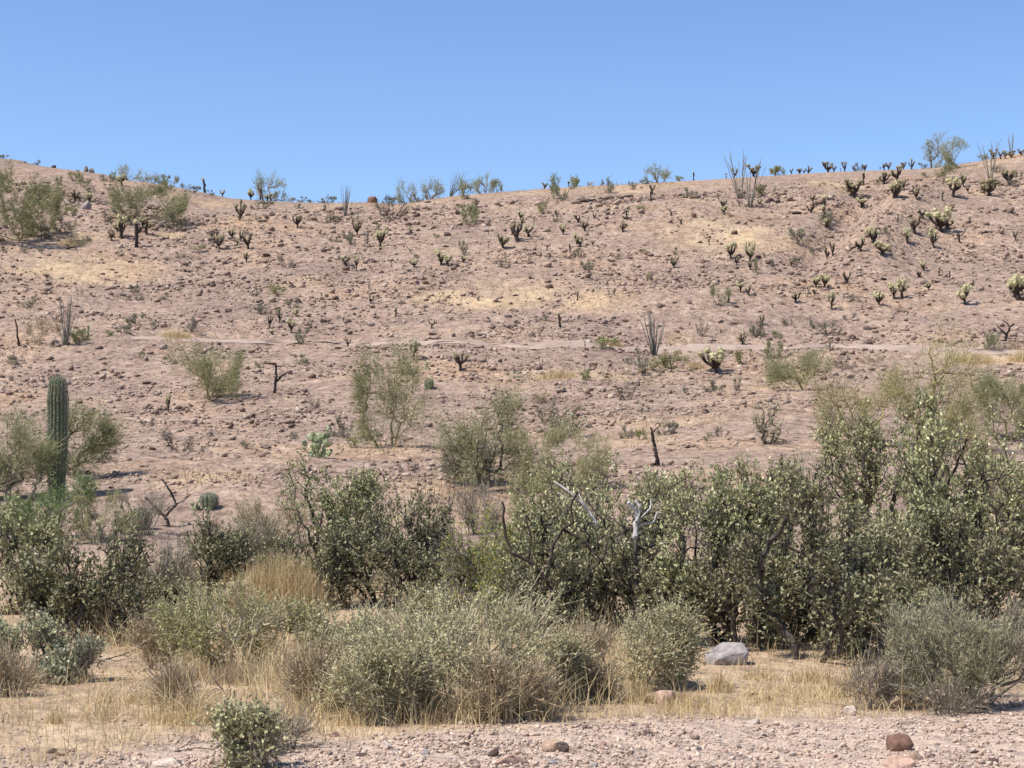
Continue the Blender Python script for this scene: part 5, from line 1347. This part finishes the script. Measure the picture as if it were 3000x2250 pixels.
for i, (uu, vv, ww, hh, mm, ll) in enumerate(CH):
    stone('stone', uu, vv, ww, ll, mm, 200 + i, 'loose stones on the gravel', hh)
# the largest stones of the slope, each one by itself
ROCKS = '''A 1100 918 70|A 1355 945 60|A 1470 1105 55|A 1600 1115 45|A 1500 1145 60|A 2155 915 80|A 1630 1155 70|A 1690 1205 45|A 2180 730 60|A 910 1025 60|A 830 1060 60|A 35 178 35|A 195 155 40|A 620 1325 60|A 790 1380 70|A 330 1345 40|A 550 965 45|A 320 930 50|A 1210 1345 40|A 1850 1360 70|A 1050 960 45|A 940 1050 50|A 1310 890 50|A 560 1180 40|A 720 300 45|A 1620 1490 40|A 1570 1600 60
B 85 915 85|B 1360 1105 62|B 1180 1295 72|B 760 1195 62|B 570 685 42|B 445 690 60|B 1860 715 55|B 1390 480 70|B 1440 690 70|B 460 1312 62|B 610 935 45|B 1120 1260 40|B 580 1315 60|B 1710 720 50|B 800 1345 60|B 970 1415 60|B 330 810 40|B 590 865 60|B 1840 630 40|B 1270 770 60|B 2100 1240 60|B 1010 1560 40|B 1150 740 50|B 720 1045 60|B 1540 840 70|B 1420 825 40|B 450 1560 50|B 430 760 45|B 1910 880 40|B 120 730 40|B 1610 470 30
C 800 955 90|C 655 955 55|C 990 1070 60|C 800 1070 55|C 1525 805 55|C 1270 915 50|C 700 840 45|C 830 990 60|C 700 995 40|C 600 1110 50|C 660 1105 60|C 930 610 75|C 1600 930 30|C 1700 820 50|C 2065 955 50|C 1435 1300 65|C 1460 1345 60|C 1320 1290 60|C 1800 1460 60|C 1690 1450 70|C 1370 1500 50|C 1340 1530 70|C 660 1560 60|C 400 1570 55|C 250 1280 50|C 630 1440 60|C 380 1240 50|C 1340 1155 60|C 1080 1330 50|C 1550 960 60|C 1970 1085 60|C 490 840 40|C 1050 365 40|C 1090 330 55|C 2030 1180 70|C 1820 1330 60|C 290 1130 70|C 1150 1060 40|C 160 1535 40|C 2010 1370 50
D 1795 1040 78|D 1290 1175 58|D 1165 1195 62|D 1345 1415 72|D 255 1500 74|D 920 1380 62|D 1075 1300 70|D 1235 650 36|D 380 760 75|D 1570 1340 55|D 1700 1345 75|D 1810 955 45|D 930 920 40|D 820 1150 60|D 930 1195 50|D 700 1335 60|D 550 1130 40|D 1870 920 70|D 1640 1210 50|D 1410 1205 50|D 400 1540 40|D 360 1520 40|D 800 1345 40|D 1460 630 45|D 1910 1295 60|D 2050 1100 40|D 2000 1310 60|D 2080 1550 60|D 1810 1580 50|D 1980 1590 40|D 1440 1470 30|D 260 1180 50|D 950 1160 60|D 1700 1220 40|D 640 1470 40|D 500 1510 50|D 130 1150 40|D 1050 850 50|D 1620 1340 40|D 1740 760 40|D 2130 1070 50|D 490 950 40
E 840 650 65|E 640 505 60|E 960 455 40|E 800 475 100|E 920 500 42|E 1850 178 75|E 1190 760 90|E 1240 450 55|E 190 825 45|E 830 785 50|E 100 470 45|E 260 790 45|E 300 640 35|E 960 700 45|E 980 805 90|E 1800 780 50|E 2150 750 60|E 2070 745 40|E 1340 790 60|E 2150 1275 100|E 1150 1430 50|E 580 1340 40|E 1550 1200 60|E 820 190 60|E 870 375 50|E 690 320 40|E 1080 1000 50|E 1700 1160 50|E 430 580 45|E 60 480 40|E 1650 220 60|E 1820 270 40|E 1660 280 40
F 375 740 72|F 665 475 72|F 880 465 60|F 835 468 50|F 80 1280 105|F 690 645 62|F 600 1000 100|F 1040 1315 40|F 720 690 40|F 60 750 50|F 1110 1340 50|F 1780 470 60|F 2030 465 40|F 2160 455 50|F 2110 550 50|F 1430 365 80|F 630 600 40|F 1500 740 50|F 2050 1000 40|F 140 440 60|F 290 530 50|F 740 540 60|F 320 1040 50|F 1010 380 50|F 1840 365 60|F 560 970 60|F 140 610 40|F 450 1190 50|F 1510 850 40|F 1350 870 40
G 1450 770 65|G 140 635 70|G 1290 1255 80|G 1010 770 70|G 720 740 60|G 700 770 55|G 360 770 55|G 40 555 50|G 1790 935 60|G 1490 1025 50|G 970 1050 50|G 1800 850 50|G 2150 850 40|G 180 490 50|G 680 600 40|G 790 580 40|G 1470 890 60|G 1900 640 45|G 560 820 60|G 1940 1210 80|G 1480 1130 40|G 1350 390 60|G 80 450 50|G 1640 420 50
H 990 315 75|H 940 320 90|H 770 465 70|H 650 490 60|H 1050 490 40|H 2100 605 80|H 1730 860 40|H 230 850 40|H 100 1105 80|H 60 960 70|H 480 330 40|H 860 400 60|H 1480 90 40|H 1820 200 60|H 1720 215 50|H 2140 180 50|H 400 740 50|H 300 760 50'''
n = 0
RL = [q.split() for q in ROCKS.replace('\n', '|').split('|')]
big = [i for i, q in enumerate(RL) if float(q[3]) >= 60]
names = dict(zip(big, label_all([(('large' if float(RL[i][3]) >= 75 else 'mid-sized') + ' loose stone', STRIP[RL[i][0]][0] + float(RL[i][1]) * ZS, STRIP[RL[i][0]][1] + float(RL[i][2]) * ZS) for i in big])))
for i, (s, x_, y_, w_) in enumerate(RL):
    lab = names.get(i)
    ox, oy = STRIP[s]
    stone('stone', ox + float(x_) * ZS, oy + float(y_) * ZS, float(w_) * ZS * .82, lab or 'small loose dark stone lying among others on the slope', 'stone_big', 400 + n, 'larger loose stones on the slope'); n += 1
print('stones', n)
